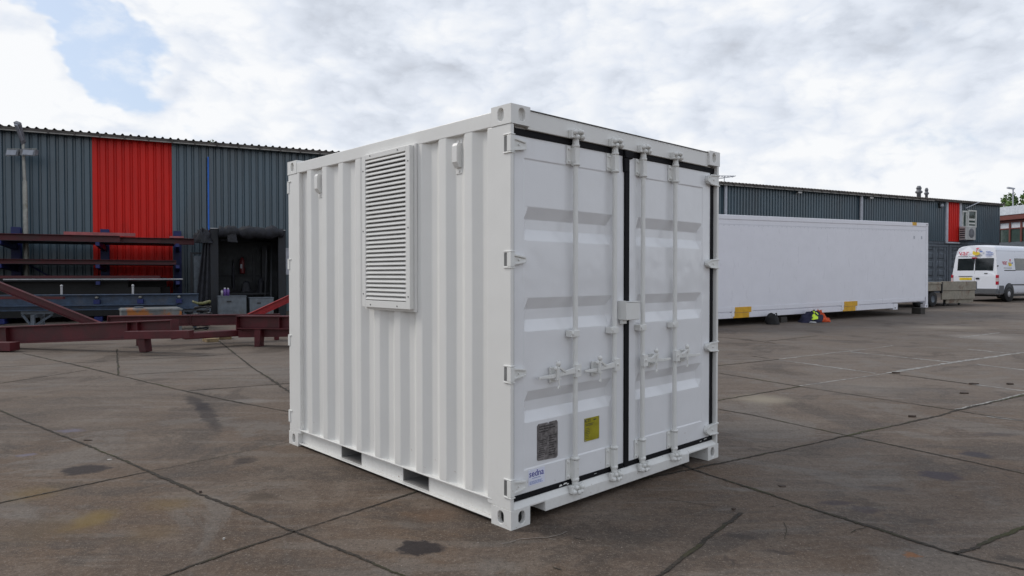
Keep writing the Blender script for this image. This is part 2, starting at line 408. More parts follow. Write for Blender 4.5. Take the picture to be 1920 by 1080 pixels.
# ------------------------------------------------------------------ ground
def px_stain(px, py, w, h, rot=0):
    c = G(px, py); Y = c.y
    wx = w / 2 / FPX * Y; wy = abs(G(px, py - h / 2).y - G(px, py + h / 2).y) / 2
    return (c.x, c.y, wx, wy, rot)
def world_ell(p0, p1, wid):
    a, b = G(*p0), G(*p1); c = (a + b) / 2; d = b - a
    return (c.x, c.y, d.length / 2, wid, math.atan2(d.y, d.x))
def ground_material():
    m, b = newmat('concrete')
    g = N('ShaderNodeNewGeometry'); P = g.outputs['Position']
    flat = vmath('MULTIPLY', P, (1, 1, 0))
    big = noise_node(flat, 0.22, 6, 0.6, 0.3)
    mid = noise_node(flat, 1.3, 10, 0.72, 0.5)
    fine = noise_node(flat, 22.0, 8, 0.75)
    grit = noise_node(flat, 160.0, 3, 0.8)
    c = mixc(maprange(big.outputs['Fac'], 0.35, 0.65), (0.092, 0.066, 0.049), (0.158, 0.124, 0.100))
    c = mixc(math_node('MULTIPLY', maprange(mid.outputs['Fac'], 0.48, 0.62), 0.7), c, (0.190, 0.160, 0.136))
    c = mixc(math_node('MULTIPLY', maprange(mid.outputs['Fac'], 0.50, 0.38), 0.7), c, (0.052, 0.038, 0.029))
    br = noise_node(vmath('ADD', flat, (13, 5, 0)), 0.55, 7, 0.65, 0.6)
    c = mixc(math_node('MULTIPLY', maprange(br.outputs['Fac'], 0.47, 0.60), 0.55), c, (0.118, 0.074, 0.043))
    # warmer and browner close by the container, greyer and paler beyond
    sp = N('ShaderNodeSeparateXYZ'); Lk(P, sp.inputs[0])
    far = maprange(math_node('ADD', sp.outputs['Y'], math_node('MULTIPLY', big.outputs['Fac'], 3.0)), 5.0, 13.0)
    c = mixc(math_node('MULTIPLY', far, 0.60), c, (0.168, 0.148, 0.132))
    patch = noise_node(vmath('ADD', flat, (21, 3, 0)), 0.75, 8, 0.66, 0.8)
    c = mixc(math_node('MULTIPLY', maprange(patch.outputs['Fac'], 0.53, 0.60), 0.55), c, (0.175, 0.165, 0.155))
    c = mixc(math_node('MULTIPLY', maprange(patch.outputs['Fac'], 0.46, 0.40), 0.60), c, (0.060, 0.050, 0.044))
    vs_ = N('ShaderNodeTexVoronoi'); vs_.inputs['Scale'].default_value = 0.28; Lk(vmath('ADD', flat, (4.4, 1.3, 0)), vs_.inputs['Vector'])
    sv = N('ShaderNodeSeparateColor'); Lk(vs_.outputs['Color'], sv.inputs[0])
    c = mixc(math_node('MULTIPLY', sv.outputs[0], 0.20), c, (0.070, 0.062, 0.056))
    # trowel streaks
    st = noise_node(vmath('MULTIPLY', flat, (0.8, 5.0, 1)), 1.0, 7, 0.6, 0.2)
    c = mixc(math_node('MULTIPLY', maprange(st.outputs['Fac'], 0.52, 0.62), 0.35), c, (0.072, 0.064, 0.060))
    c = mixc(math_node('MULTIPLY', maprange(st.outputs['Fac'], 0.46, 0.36), 0.35), c, (0.185, 0.175, 0.165))
    # fine speckle and little flakes of stone
    speck = noise_node(flat, 62.0, 4, 0.75)
    pits = noise_node(vmath('ADD', flat, (3, 9, 0)), 34.0, 5, 0.7)
    c = mixc(math_node('MULTIPLY', maprange(fine.outputs['Fac'], 0.50, 0.62), 0.26), c, (0.220, 0.188, 0.160))
    c = mixc(math_node('MULTIPLY', maprange(fine.outputs['Fac'], 0.50, 0.38), 0.34), c, (0.052, 0.041, 0.034))
    c = mixc(math_node('MULTIPLY', maprange(speck.outputs['Fac'], 0.57, 0.66), 0.60), c, (0.33, 0.30, 0.27))
    c = mixc(math_node('MULTIPLY', maprange(speck.outputs['Fac'], 0.44, 0.34), 0.55), c, (0.040, 0.033, 0.028))
    c = mixc(math_node('MULTIPLY', maprange(pits.outputs['Fac'], 0.60, 0.66), 0.7), c, (0.035, 0.03, 0.026))
    c = mixc(math_node('MULTIPLY', maprange(grit.outputs['Fac'], 0.56, 0.64), 0.45), c, (0.30, 0.27, 0.25))
    # stains
    wob = noise_node(flat, 7.0, 5, 0.65)
    dist = vmath('ADD', flat, vmath('SCALE', vmath('SUBTRACT', wob.outputs['Color'], (0.5, 0.5, 0.5)), scale=0.22))
    def stain(e, col, amt, soft=0.35, src=None):
        nonlocal c
        x, y, wx, wy, rot = e
        mp = N('ShaderNodeMapping'); mp.vector_type = 'TEXTURE'
        mp.inputs['Location'].default_value = (x, y, 0); mp.inputs['Rotation'].default_value = (0, 0, rot)
        mp.inputs['Scale'].default_value = (wx, wy, 1)
        Lk(src or dist, mp.inputs['Vector'])
        mlt = vmath('MULTIPLY', mp.outputs[0], (1, 1, 0))
        L = vmath('LENGTH', mlt)
        f = math_node('MULTIPLY', maprange(L, 1.0 + soft * 0.3, 1.0 - soft), amt)
        c = mixc(f, c, col)
    oil = (0.016, 0.014, 0.018)
    stain(px_stain(790, 1028, 92, 30), oil, 0.85, 0.25)
    stain(px_stain(160, 880, 92, 20), oil, 0.8, 0.3)
    stain(world_ell((350, 740), (390, 772), 0.11), oil, 0.6, 0.5)
    stain(world_ell((372, 748), (412, 812), 0.10), oil, 0.6, 0.5)
    stain(px_stain(462, 863, 48, 14), oil, 0.5, 0.5)
    stain(px_stain(490, 932, 60, 16), (0.05, 0.04, 0.03), 0.5, 0.6)
    stain(px_stain(1830, 852, 50, 16), (0.03, 0.03, 0.045), 0.7, 0.4)
    stain(px_stain(1765, 892, 80, 20, 0.1), (0.035, 0.03, 0.05), 0.7, 0.4)
    stain(px_stain(1575, 944, 75, 12), (0.04, 0.035, 0.05), 0.6, 0.5)
    stain(px_stain(1620, 956, 60, 14), (0.04, 0.035, 0.05), 0.5, 0.5)
    stain(px_stain(1660, 916, 90, 10), (0.05, 0.045, 0.05), 0.5, 0.6)
    stain(px_stain(1390, 1006, 70, 14), (0.04, 0.035, 0.035), 0.6, 0.6)
    stain(px_stain(1460, 1036, 70, 10), (0.04, 0.035, 0.035), 0.6, 0.6)
    stain(px_stain(1367, 1052, 14, 28), (0.04, 0.035, 0.035), 0.5, 0.6)
    stain(px_stain(1730, 978, 60, 10), (0.04, 0.035, 0.035), 0.5, 0.6)
    stain(px_stain(1900, 1050, 60, 16), (0.03, 0.028, 0.028), 0.6, 0.6)
    stain(px_stain(1185, 1045, 120, 22), (0.05, 0.04, 0.035), 0.35, 0.8)
    stain(px_stain(1870, 815, 110, 8, 0.1), (0.05, 0.045, 0.05), 0.5, 0.6)
    stain(px_stain(172, 975, 80, 46), (0.20, 0.14, 0.03), 0.6, 0.8)
    stain(px_stain(60, 925, 120, 40), (0.17, 0.115, 0.03), 0.4, 0.9)
    stain(px_stain(320, 945, 110, 30), (0.17, 0.115, 0.035), 0.4, 0.9)
    stain(px_stain(100, 990, 200, 70), (0.15, 0.10, 0.045), 0.35, 0.9)
    stain(px_stain(285, 1000, 120, 40), (0.15, 0.10, 0.045), 0.4, 0.9)
    stain(px_stain(810, 965, 140, 30), (0.16, 0.09, 0.05), 0.3, 0.9)
    stain(px_stain(1706, 1039, 30, 8), (0.25, 0.10, 0.03), 0.7, 0.5)
    stain(px_stain(1432, 748, 120, 22), (0.30, 0.28, 0.23), 0.7, 0.9)
    stain(px_stain(1850, 632, 150, 14), (0.28, 0.27, 0.26), 0.6, 0.9)
    stain(px_stain(1780, 614, 160, 8), (0.27, 0.25, 0.22), 0.6, 0.9)
    stain(px_stain(470, 752, 110, 10), (0.26, 0.25, 0.24), 0.45, 0.9)
    stain(px_stain(130, 808, 60, 8), (0.17, 0.17, 0.26), 0.5, 0.8)
    stain(px_stain(50, 853, 40, 8), (0.16, 0.17, 0.26), 0.5, 0.8)
    stain(px_stain(1600, 725, 260, 36), (0.22, 0.21, 0.20), 0.35, 0.9)
    stain(px_stain(760, 985, 120, 14), (0.20, 0.185, 0.17), 0.35, 0.9)
    c = vmath('MULTIPLY', c, (0.975, 0.92, 0.86))
    Lk(c, b.inputs['Base Color'])
    Lk(maprange(mid.outputs['Fac'], 0.3, 0.7, 0.62, 0.85), b.inputs['Roughness'])
    setin(b, 'Specular IOR Level', 0.22)
    h = math_node('ADD', math_node('MULTIPLY', fine.outputs['Fac'], 0.004), math_node('MULTIPLY', grit.outputs['Fac'], 0.0015))
    h = math_node('ADD', h, math_node('MULTIPLY', mid.outputs['Fac'], 0.012))
    bp = N('ShaderNodeBump'); bp.inputs['Distance'].default_value = 1.0; bp.inputs['Strength'].default_value = 0.8
    Lk(h, bp.inputs['Height']); Lk(bp.outputs[0], b.inputs['Normal'])
    return m
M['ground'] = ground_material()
mb = MB()
xs = [-2500, -80, -30, 0, 30, 80, 2500]; ys = [-2500, -60, -10, 0, 7.5, 20, 45, 70, 300, 3500]
for y in ys:
    for x in xs: mb.v.append((x, y, gh(y)))
nx = len(xs)
for j in range(len(ys) - 1):
    for i in range(nx - 1):
        mb.f.append((j * nx + i, j * nx + i + 1, (j + 1) * nx + i + 1, (j + 1) * nx + i)); mb.sm.append(False)
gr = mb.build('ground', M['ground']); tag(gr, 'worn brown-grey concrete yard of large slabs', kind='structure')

def ribbon(mb, pxs, w, wob=0.35, lift=0.004, step=0.018, world=False):
    P = pxs if world else [G(*q) for q in pxs]
    pts = []
    for a, b in zip(P[:-1], P[1:]):
        n = max(1, int((b - a).length / (step * max(1.0, a.y / 6.0))))
        for k in range(n): pts.append(a + (b - a) * k / n)
    pts.append(P[-1])
    vs = []
    for i, p in enumerate(pts):
        d = (pts[min(i + 1, len(pts) - 1)] - pts[max(i - 1, 0)]); d.z = 0; d.normalize()
        s = Vector((-d.y, d.x, 0))
        nn = noise.noise(Vector((p.x * 9, p.y * 9, 0.3))); n2 = noise.noise(Vector((p.x * 31, p.y * 31, 4.3)))
        n3 = noise.noise(Vector((p.x * 2.1, p.y * 2.1, 9.3)))
        n4 = noise.noise(Vector((p.x * 85, p.y * 85, 2.2))); n5 = noise.noise(Vector((p.x * 75, p.y * 75, 7.7)))
        l = w / 2 * max(0.12, 1 + wob * (nn * 1.8 + n2 * 1.6 + n3 * 1.6 + n4 * 1.6)); r = w / 2 * max(0.12, 1 + wob * (-n2 * 1.8 - nn + n3 * 1.6 + n5 * 1.8 + random.uniform(-.3, .3)))
        c = p + s * (n3 * 0.012 + nn * 0.004)
        a, b = c + s * l, c - s * r
        a.z = gh(a.y) + lift; b.z = gh(b.y) + lift
        vs += [a, b]
    mb.add(vs, [(2 * i, 2 * i + 1, 2 * i + 3, 2 * i + 2) for i in range(len(pts) - 1)])
jm = MB()
dark_joints = [
    ([(44, 663), (134, 683), (222, 704), (350, 734), (452, 756)], 0.032), ([(452, 756), (540, 772)], 0.014),
    ([(219, 655), (222, 704)], 0.028), ([(-80, 693), (0, 688.5), (134, 681), (379, 668), (437, 664)], 0.018),
    ([(-60, 725), (0, 719), (163, 694)], 0.02), ([(227, 704), (478, 688.5)], 0.018), ([(353, 733), (541, 719), (700, 706)], 0.022),
    ([(411, 640), (470, 687), (541, 734), (600, 775)], 0.034), ([(-60, 742), (0, 770), (222, 859), (278, 885)], 0.024),
    ([(278, 885), (370, 925), (552, 997)], 0.026), ([(552, 997), (620, 1025), (757, 1080), (900, 1140)], 0.018),
    ([(-60, 956), (0, 944), (150, 912), (277, 885)], 0.014), ([(277, 885), (541, 829.5), (700, 796)], 0.007),
    ([(250, 1108), (312, 1080), (430, 1038), (552, 997)], 0.016), ([(552, 997), (660, 962), (779, 924), (850, 900)], 0.014),
    ([(1200, 900), (1298, 880), (1440, 850), (1589, 817)], 0.022), ([(1589, 817), (1760, 780), (1793, 770)], 0.03), ([(1793, 770), (1920, 741), (2080, 705)], 0.035),
    ([(1270, 868), (1298, 880), (1548, 962), (1792, 1040)], 0.027), ([(1792, 1040), (1920, 1068), (2050, 1098)], 0.02),
    ([(1389, 962), (1307, 1024), (1240, 1080), (1180, 1130)], 0.026), ([(1792, 1040), (1920, 989), (2050, 940)], 0.03),
    ([(1349, 768), (1417, 780), (1589, 817), (1920, 888), (2060, 918)], 0.018),
    ([(1345, 751), (1500, 725)], 0.026), ([(1349, 700), (1500, 725)], 0.03), ([(1500, 725), (1793, 770), (1920, 790), (2050, 812)], 0.02),
    ([(1345, 686), (1461, 674)], 0.03), ([(1666, 700), (1823, 721)], 0.03), ([(1345, 632), (1379, 635), (1455, 644)], 0.04), ([(1437, 640), (1533, 630)], 0.03),
    ([(1875, 624), (1980, 628)], 0.05), ([(1250, 935), (1345, 952)], 0.006), ([(1410, 668), (1440, 672)], 0.03)]
for pts, w in dark_joints: ribbon(jm, pts, w * 0.92, wob=0.42)
# cracks and chips
for pts in [[(1440, 952), (1458, 948), (1480, 943)], [(1596, 1000), (1608, 993), (1625, 990)], [(1470, 980), (1476, 995), (1472, 1012)], [(1322, 918), (1345, 921)], [(1358, 917), (1382, 922)],
            [(1548, 871), (1566, 875)], [(1780, 930), (1808, 936)], [(1075, 1010), (1095, 1014)], [(1036, 1065), (1052, 1070)], [(1790, 811), (1808, 813)]]:
    ribbon(jm, pts, 0.0045, wob=0.95)
o = jm.build('slab_joints', M['joint'], fixn=False); tag(o, 'dirt and moss filled joints between concrete slabs', kind='structure')
pj = MB()
for pts, w in [([(1500, 724), (1666, 699.5)], 0.025), ([(1666, 699.5), (1772, 682), (1920, 660.6), (2050, 642)], 0.07), ([(1461, 673.5), (1582, 659.5)], 0.03), ([(1582, 660), (1675, 648)], 0.03),
               ([(1823, 721), (1920, 733), (2050, 750)], 0.05), ([(1461, 675), (1642, 700)], 0.05), ([(1594, 660), (1781, 679)], 0.06), ([(1830, 683), (1920, 694)], 0.05),
               ([(1814, 655), (1899, 663)], 0.08), ([(1793, 768.5), (1920, 739), (2080, 703)], 0.03), ([(1850, 781), (1920, 790)], 0.03), ([(1800, 633), (1875, 624)], 0.05)]:
    ribbon(pj, pts, w, wob=0.45, lift=0.003)
o = pj.build('mortar_repairs', M['pale_joint'], fixn=False); tag(o, 'pale mortar repaired slab edges', kind='structure'); pj = MB()
# scraped lines in the foreground
for pts in [[(940, 1021), (957, 1019), (975, 1012), (1005, 1010), (1030, 1009), (1050, 1004), (1064, 998)], [(1030, 1012), (1042, 1014)], [(230, 843), (262, 838)], [(300, 917), (310, 914)]]:
    ribbon(pj, pts, 0.0042, wob=0.9, lift=0.005)
o = pj.build('scrape_marks', mat('scraped_concrete', (0.20, 0.18, 0.16), 0.9), fixn=False); tag(o, 'faint pale scrape marks on the concrete', kind='structure')

grm = MB(); rg = random.Random(12)
def stone(p, r):
    z = gh(p.y) + r * 0.35; k = []
    for a in range(5):
        t_ = a * 1.2566 + rg.uniform(-.3, .3); q = r * rg.uniform(.7, 1.25); k.append((p.x + math.cos(t_) * q, p.y + math.sin(t_) * q, gh(p.y) + 0.001))
    k.append((p.x + rg.uniform(-.3, .3) * r, p.y + rg.uniform(-.3, .3) * r, z + r * rg.uniform(.2, .5)))
    grm.add(k, [(a, (a + 1) % 5, 5) for a in range(5)])
for pts, w in dark_joints:
    P_ = [G(*q) for q in pts]
    for a, b in zip(P_[:-1], P_[1:]):
        if a.y > 12 and b.y > 12: continue
        for k in range(int((b - a).length * 16 * min(1.0, w / 0.02))):
            p = a.lerp(b, rg.random()); d = (b - a).normalized(); p = p + Vector((-d.y, d.x, 0)) * rg.gauss(0, w * 0.9)
            stone(p, rg.uniform(0.002, 0.0065))
for k in range(420):
    p = G(rg.uniform(0, 1920), 1080 - 300 * rg.random() ** 1.3); stone(p, rg.uniform(0.0018, 0.006))
o = grm.build('loose_grit', mat('grit_stone', (0.20, 0.17, 0.145), 0.9, var=0.6, vscale=14), fixn=False); tag(o, 'loose stone grit scattered over the yard and along the joints', 'grit', kind='stuff')
def flake(px, py, w, h, label, m_, name='debris', rot=0.0, th=0.008):
    p = G(px, py); mb = MB(); n = 9
    ring = [(math.cos(2 * math.pi * i / n) * w / 2 * rg.uniform(.75, 1.2), math.sin(2 * math.pi * i / n) * h / 2 * rg.uniform(.75, 1.2)) for i in range(n)]
    mb.prism(ring, 'z', 0.0, th); o = mb.build(name, m_, None, bevel=0.002); o.location = (p.x, p.y, gh(p.y) + 0.001); o.rotation_euler = (0.03, 0.02, rot); return tag(o, label, 'debris')
M['rubble'] = mat('rubble', (0.07, 0.05, 0.04), 0.9, var=0.4, vscale=20); M['chalk'] = mat('pale_chip', (0.42, 0.40, 0.37), 0.85)
flake(165, 826, 0.072, 0.028, 'dark brown flat scrap on the slab behind the left oil stain', M['rubble'], 'scrap')
flake(420, 1012, 0.013, 0.017, 'small pale stone chip on the left foreground slab', M['chalk'], 'stone_chip', th=0.012)
flake(206, 862, 0.042, 0.028, 'pale chip beside the joint right of the left oil stain', M['chalk'], 'stone_chip', th=0.004)
flake(376, 924, 0.021, 0.017, 'dark crumb of dirt on the long left joint', M['rubble'], 'dirt_lump', th=0.014)
flake(1467, 912, 0.060, 0.039, 'round dark scab of dirt on the slab right of the container', M['rubble'], 'dirt_lump', th=0.006)
flake(1376, 956, 0.030, 0.017, 'dark lump at the upper end of the short right-hand joint', M['rubble'], 'dirt_lump', th=0.012)
flake(1710, 782, 0.084, 0.033, 'dark clod on the joint at the right middle of the yard', M['rubble'], 'dirt_lump', th=0.02)
flake(1826, 721, 0.132, 0.044, 'dark scrap on the pale mortar joint at far right', M['rubble'], 'scrap', th=0.02)
flake(1894, 721, 0.120, 0.044, 'dark scrap nearest the right edge, beyond the mortar joint', M['rubble'], 'scrap', th=0.02)
flake(1680, 700, 0.120, 0.050, 'dark scrap at the meeting of pale joints near the middle right', M['rubble'], 'scrap', th=0.02)
flake(1808, 738, 0.132, 0.044, 'dark scrap on the slab in front of the pale mortar joint', M['rubble'], 'scrap', th=0.015)

# ------------------------------------------------------------------ the white container
TH = 0.759168; CO = Vector((-0.00617, 4.11077, 0.0))
W, L, H = 2.438, 2.991, 2.591
cont = thing('shipping_container', 'small white shipping container in the foreground with black-sealed double doors and a louvred side vent', 'shipping container', CO, TH)
HW, WP = M['hard'], M['white']

def casting(sx, sy, sz, flipx, flipy, depth, name, loc, hole_z):
    """corner casting: outer corner at local (0,0), body towards +x,+y; oval holes on the x=0 and y=0 faces"""
    mb = MB()
    def ringface(U, V, cu, cv, hw, hh, P):
        angs = [2 * math.pi * i / 28 for i in range(28)]
        for (u, v) in ((0, 0), (U, 0), (U, V), (0, V)): angs.append(math.atan2(v - cv, u - cu) % (2 * math.pi))
        angs = sorted(set(round(a, 5) for a in angs)); n = len(angs)
        out, inn = [], []
        for a in angs:
            ca, sa = math.cos(a), math.sin(a)
            t = min([((U - cu) / ca if ca > 1e-6 else 1e9), (-cu / ca if ca < -1e-6 else 1e9), ((V - cv) / sa if sa > 1e-6 else 1e9), (-cv / sa if sa < -1e-6 else 1e9)])
            out.append((cu + ca * t, cv + sa * t))
            # stadium radius in direction a
            lo, hi = 0, hh + hw
            for _ in range(24):
                m_ = (lo + hi) / 2; x, y = abs(ca * m_), abs(sa * m_)
                ins = (x <= hw) if y <= hh - hw else (x * x + (y - (hh - hw)) ** 2 <= hw * hw)
                if ins: lo = m_
                else: hi = m_
            inn.append((cu + ca * lo, cv + sa * lo))
        vs = [P(u, v, 0) for u, v in out] + [P(u, v, 0) for u, v in inn] + [P(u, v, depth) for u, v in inn]
        fs = [(i, (i + 1) % n, (i + 1) % n + n, i + n) for i in range(n)] + [(i + n, (i + 1) % n + n, (i + 1) % n + 2 * n, i + 2 * n) for i in range(n)] + [tuple(range(2 * n, 3 * n))]
        mb.add(vs, fs)
    ringface(sy, sz, sy * 0.52, hole_z, 0.027, 0.040, lambda u, v, w: (w, u, v))
    ringface(sx, sz, sx * 0.56, hole_z, 0.028, 0.040, lambda u, v, w: (u, w, v))
    mb.add([(sx, 0, 0), (sx, sy, 0), (sx, sy, sz), (sx, 0, sz)], [(0, 1, 2, 3)])
    mb.add([(0, sy, 0), (sx, sy, 0), (sx, sy, sz), (0, sy, sz)], [(0, 1, 2, 3)])
    mb.add([(0, 0, 0), (sx, 0, 0), (sx, sy, 0), (0, sy, 0)], [(0, 1, 2, 3)])
    mb.add([(0, 0, sz), (sx, 0, sz), (sx, sy, sz), (0, sy, sz)], [(0, 1, 2, 3)])
    for i, v in enumerate(mb.v):
        mb.v[i] = (loc[0] + (-v[0] if flipx else v[0]), loc[1] + (-v[1] if flipy else v[1]), loc[2] + v[2])
    # weld duplicate corners so the outer edges can be rounded
    me = bpy.data.meshes.new(name); me.from_pydata(mb.v, [], mb.f)
    bm = bmesh.new(); bm.from_mesh(me); bmesh.ops.remove_doubles(bm, verts=bm.verts, dist=0.0002)
    bmesh.ops.recalc_face_normals(bm, faces=bm.faces)
    cxy = [e for e in bm.edges if abs(e.verts[0].co.x - loc[0]) < 1e-4 and abs(e.verts[1].co.x - loc[0]) < 1e-4 and abs(e.verts[0].co.y - loc[1]) < 1e-4 and abs(e.verts[1].co.y - loc[1]) < 1e-4]
    bmesh.ops.bevel(bm, geom=cxy, offset=0.012, segments=3, affect='EDGES', profile=0.5)
    bm.to_mesh(me); bm.free()
    o = bpy.data.objects.new(name, me); COL.objects.link(o); me.materials.append(WP); o.parent = cont
    b = o.modifiers.new('bevel', 'BEVEL'); b.width = 0.007; b.segments = 3; b.limit_method = 'ANGLE'; b.angle_limit = R(50)
    if depth > 0.05:
        for bx_ in ((0.030, 0.034, sy * 0.52 - 0.0265, sy * 0.52 + 0.0265), (sx * 0.56 - 0.0275, sx * 0.56 + 0.0275, 0.030, 0.034)):
            m1 = MB().box(*bx_, hole_z - 0.0395, hole_z + 0.0395)
            for i, v in enumerate(m1.v): m1.v[i] = (loc[0] + (-v[0] if flipx else v[0]), loc[1] + (-v[1] if flipy else v[1]), loc[2] + v[2])
            m1.build('casting_hole_shade', M['dark'], o)  # dark cap stands in for the shade inside the hole
    return o
for fx in (0, 1):
    for fy in (0, 1):
        casting(0.165, 0.180, 0.118, fx, fy, 0.07, 'corner_casting', (W if fx else 0, L if fy else 0, 0.0), 0.060)
        casting(0.165, 0.180, 0.118, fx, fy, 0.028, 'corner_casting', (W if fx else 0, L if fy else 0, H - 0.118), 0.062)
# corner posts: pressed channel, narrow front lip and wide side
def post(fx, fy):
    poly = [(0.004, 0.004), (0.031, 0.004), (0.031, 0.06), (0.075, 0.075), (0.075, 0.222), (0.004, 0.222)]
    poly = [((W - x) if fx else x, (L - y) if fy else y) for x, y in poly]
    MB().prism(poly, 'z', 0.118, H - 0.118).build('corner_post', WP, cont, bevel=0.006)
for fx in (0, 1):
    for fy in (0, 1): post(fx, fy)
# corrugated sides
def side_panel(flip):
    pr = [(0.222, 0.036), (0.300, 0.036)]
    b = 0.300
    for k in range(9):
        pr += [(b + 0.069, 0.0), (b + 0.141, 0.0), (b + 0.208, 0.036)]
        b += 0.272
        if k < 8: pr += [(b, 0.036)]
    pr += [(L - 0.222, 0.036)]
    zs = [0.150 + (2.478 - 0.150) * i / 24 for i in range(25)]
    mb = MB(); n = len(pr)
    for z in zs:
        for (y, d) in pr:
            q = d + 0.004 + 0.0018 * noise.noise(Vector((y * 2.2, z * 1.7, 2.0 + flip)))
            mb.v.append(((W - q) if flip else q, y, z))
    for j in range(len(zs) - 1):
        for i in range(n - 1):
            mb.f.append((j * n + i, j * n + i + 1, (j + 1) * n + i + 1, (j + 1) * n + i)); mb.sm.append(False)
    o = mb.build('side_panel', WP, cont, bevel=0.006, seg=2, angle=15)
side_panel(0); side_panel(1)
for fx in (0, 1):
    X = (lambda x: W - x) if fx else (lambda x: x)
    def bx(mb, x0, x1, *a):
        x0, x1 = sorted((X(x0), X(x1))); mb.box(x0, x1, *a)
    mb = MB(); bx(mb, 0.002, 0.062, 0.180, L - 0.180, 2.472, 2.566); mb.build('top_side_rail', WP, cont, bevel=0.005)
    # bottom rail: outward C channel with two forklift pockets
    mb = MB()
    bx(mb, 0.002, 0.060, 0.180, L - 0.180, 0.146, 0.156)
    bx(mb, 0.006, 0.060, 0.180, L - 0.180, 0.022, 0.030)
    for y0, y1 in ((0.180, 0.885), (1.205, 1.785), (2.105, L - 0.180)): bx(mb, 0.040, 0.050, y0, y1, 0.030, 0.146)
    mb.build('bottom_side_rail', WP, cont, bevel=0.003)
for y0, y1 in ((0.885, 1.205), (1.785, 2.105)):
    mb = MB()
    mb.box(0.0405, W - 0.0405, y0, y0 + 0.008, 0.031, 0.145); mb.box(0.0405, W - 0.0405, y1 - 0.008, y1, 0.031, 0.145)
    mb.box(0.0405, W - 0.0405, y0 + 0.008, y1 - 0.008, 0.128, 0.138); mb.box(0.0405, W - 0.0405, y0 + 0.008, y1 - 0.008, 0.031, 0.039)
    mb.build('forklift_pocket', M['under'], cont)
mb = MB(); mb.box(0.064, W - 0.064, 0.05, L - 0.05, 0.158, 0.19)
for k in range(8):
    y = 0.26 + k * 0.35
    if not any(a - .05 < y < b + .05 for a, b in ((0.885, 1.205), (1.785, 2.105))): mb.box(0.064, W - 0.064, y, y + 0.045, 0.045, 0.157)
mb.build('floor', M['under'], cont)
mb = MB(); mb.box(0.064, W - 0.064, 0.085, L - 0.085, 2.535, 2.553)
for k in range(10):
    y = 0.2 + k * 0.26; mb.prism([(y, 2.554), (y + 0.10, 2.554), (y + 0.08, 2.57), (y + 0.02, 2.57)], 'x', 0.08, W - 0.08)
mb.build('roof', WP, cont)
# door header with drip edge and sill
for rear in (0, 1):
    YY = (lambda y: L - y) if rear else (lambda y: y)
    def by(mb, x0, x1, y0, y1, z0, z1):
        y0, y1 = sorted((YY(y0), YY(y1))); mb.box(x0, x1, y0, y1, z0, z1)
    mb = MB(); by(mb, 0.165, W - 0.165, 0.018, 0.084, 2.458, 2.574); by(mb, 0.076, 0.165, 0.045, 0.084, 2.459, 2.472); by(mb, W - 0.165, W - 0.076, 0.045, 0.084, 2.459, 2.472)
    mb.build('door_header', WP, cont, bevel=0.004)
    mb = MB(); by(mb, 0.167, W - 0.167, 0.010, 0.060, 2.5745, 2.5785); mb.build('drip_edge', M['edge'], cont)
    mb = MB()
    x0, x1 = 0.306, 1.990
    mb.prism([(YY(0.004), 0.045), (YY(0.004), 0.116), (YY(0.036), 0.150), (YY(0.084), 0.150), (YY(0.084), 0.13), (YY(0.014), 0.11), (YY(0.014), 0.045)], 'x', x0, x1)
    for a, b in ((0.031, x0), (x1, W - 0.031)):
        mb.prism([(YY(0.004), 0.108), (YY(0.004), 0.120), (YY(0.036), 0.150), (YY(0.084), 0.150), (YY(0.084), 0.13), (YY(0.014), 0.108)], 'x', a, b)
    by(mb, x0, x0 + 0.008, 0.014, 0.15, 0.047, 0.107); by(mb, x1 - 0.008, x1, 0.014, 0.15, 0.047, 0.107)
    by(mb, x0, x1, 0.142, 0.150, 0.045, 0.155)
    mb.build('door_sill', WP, cont, bevel=0.003)

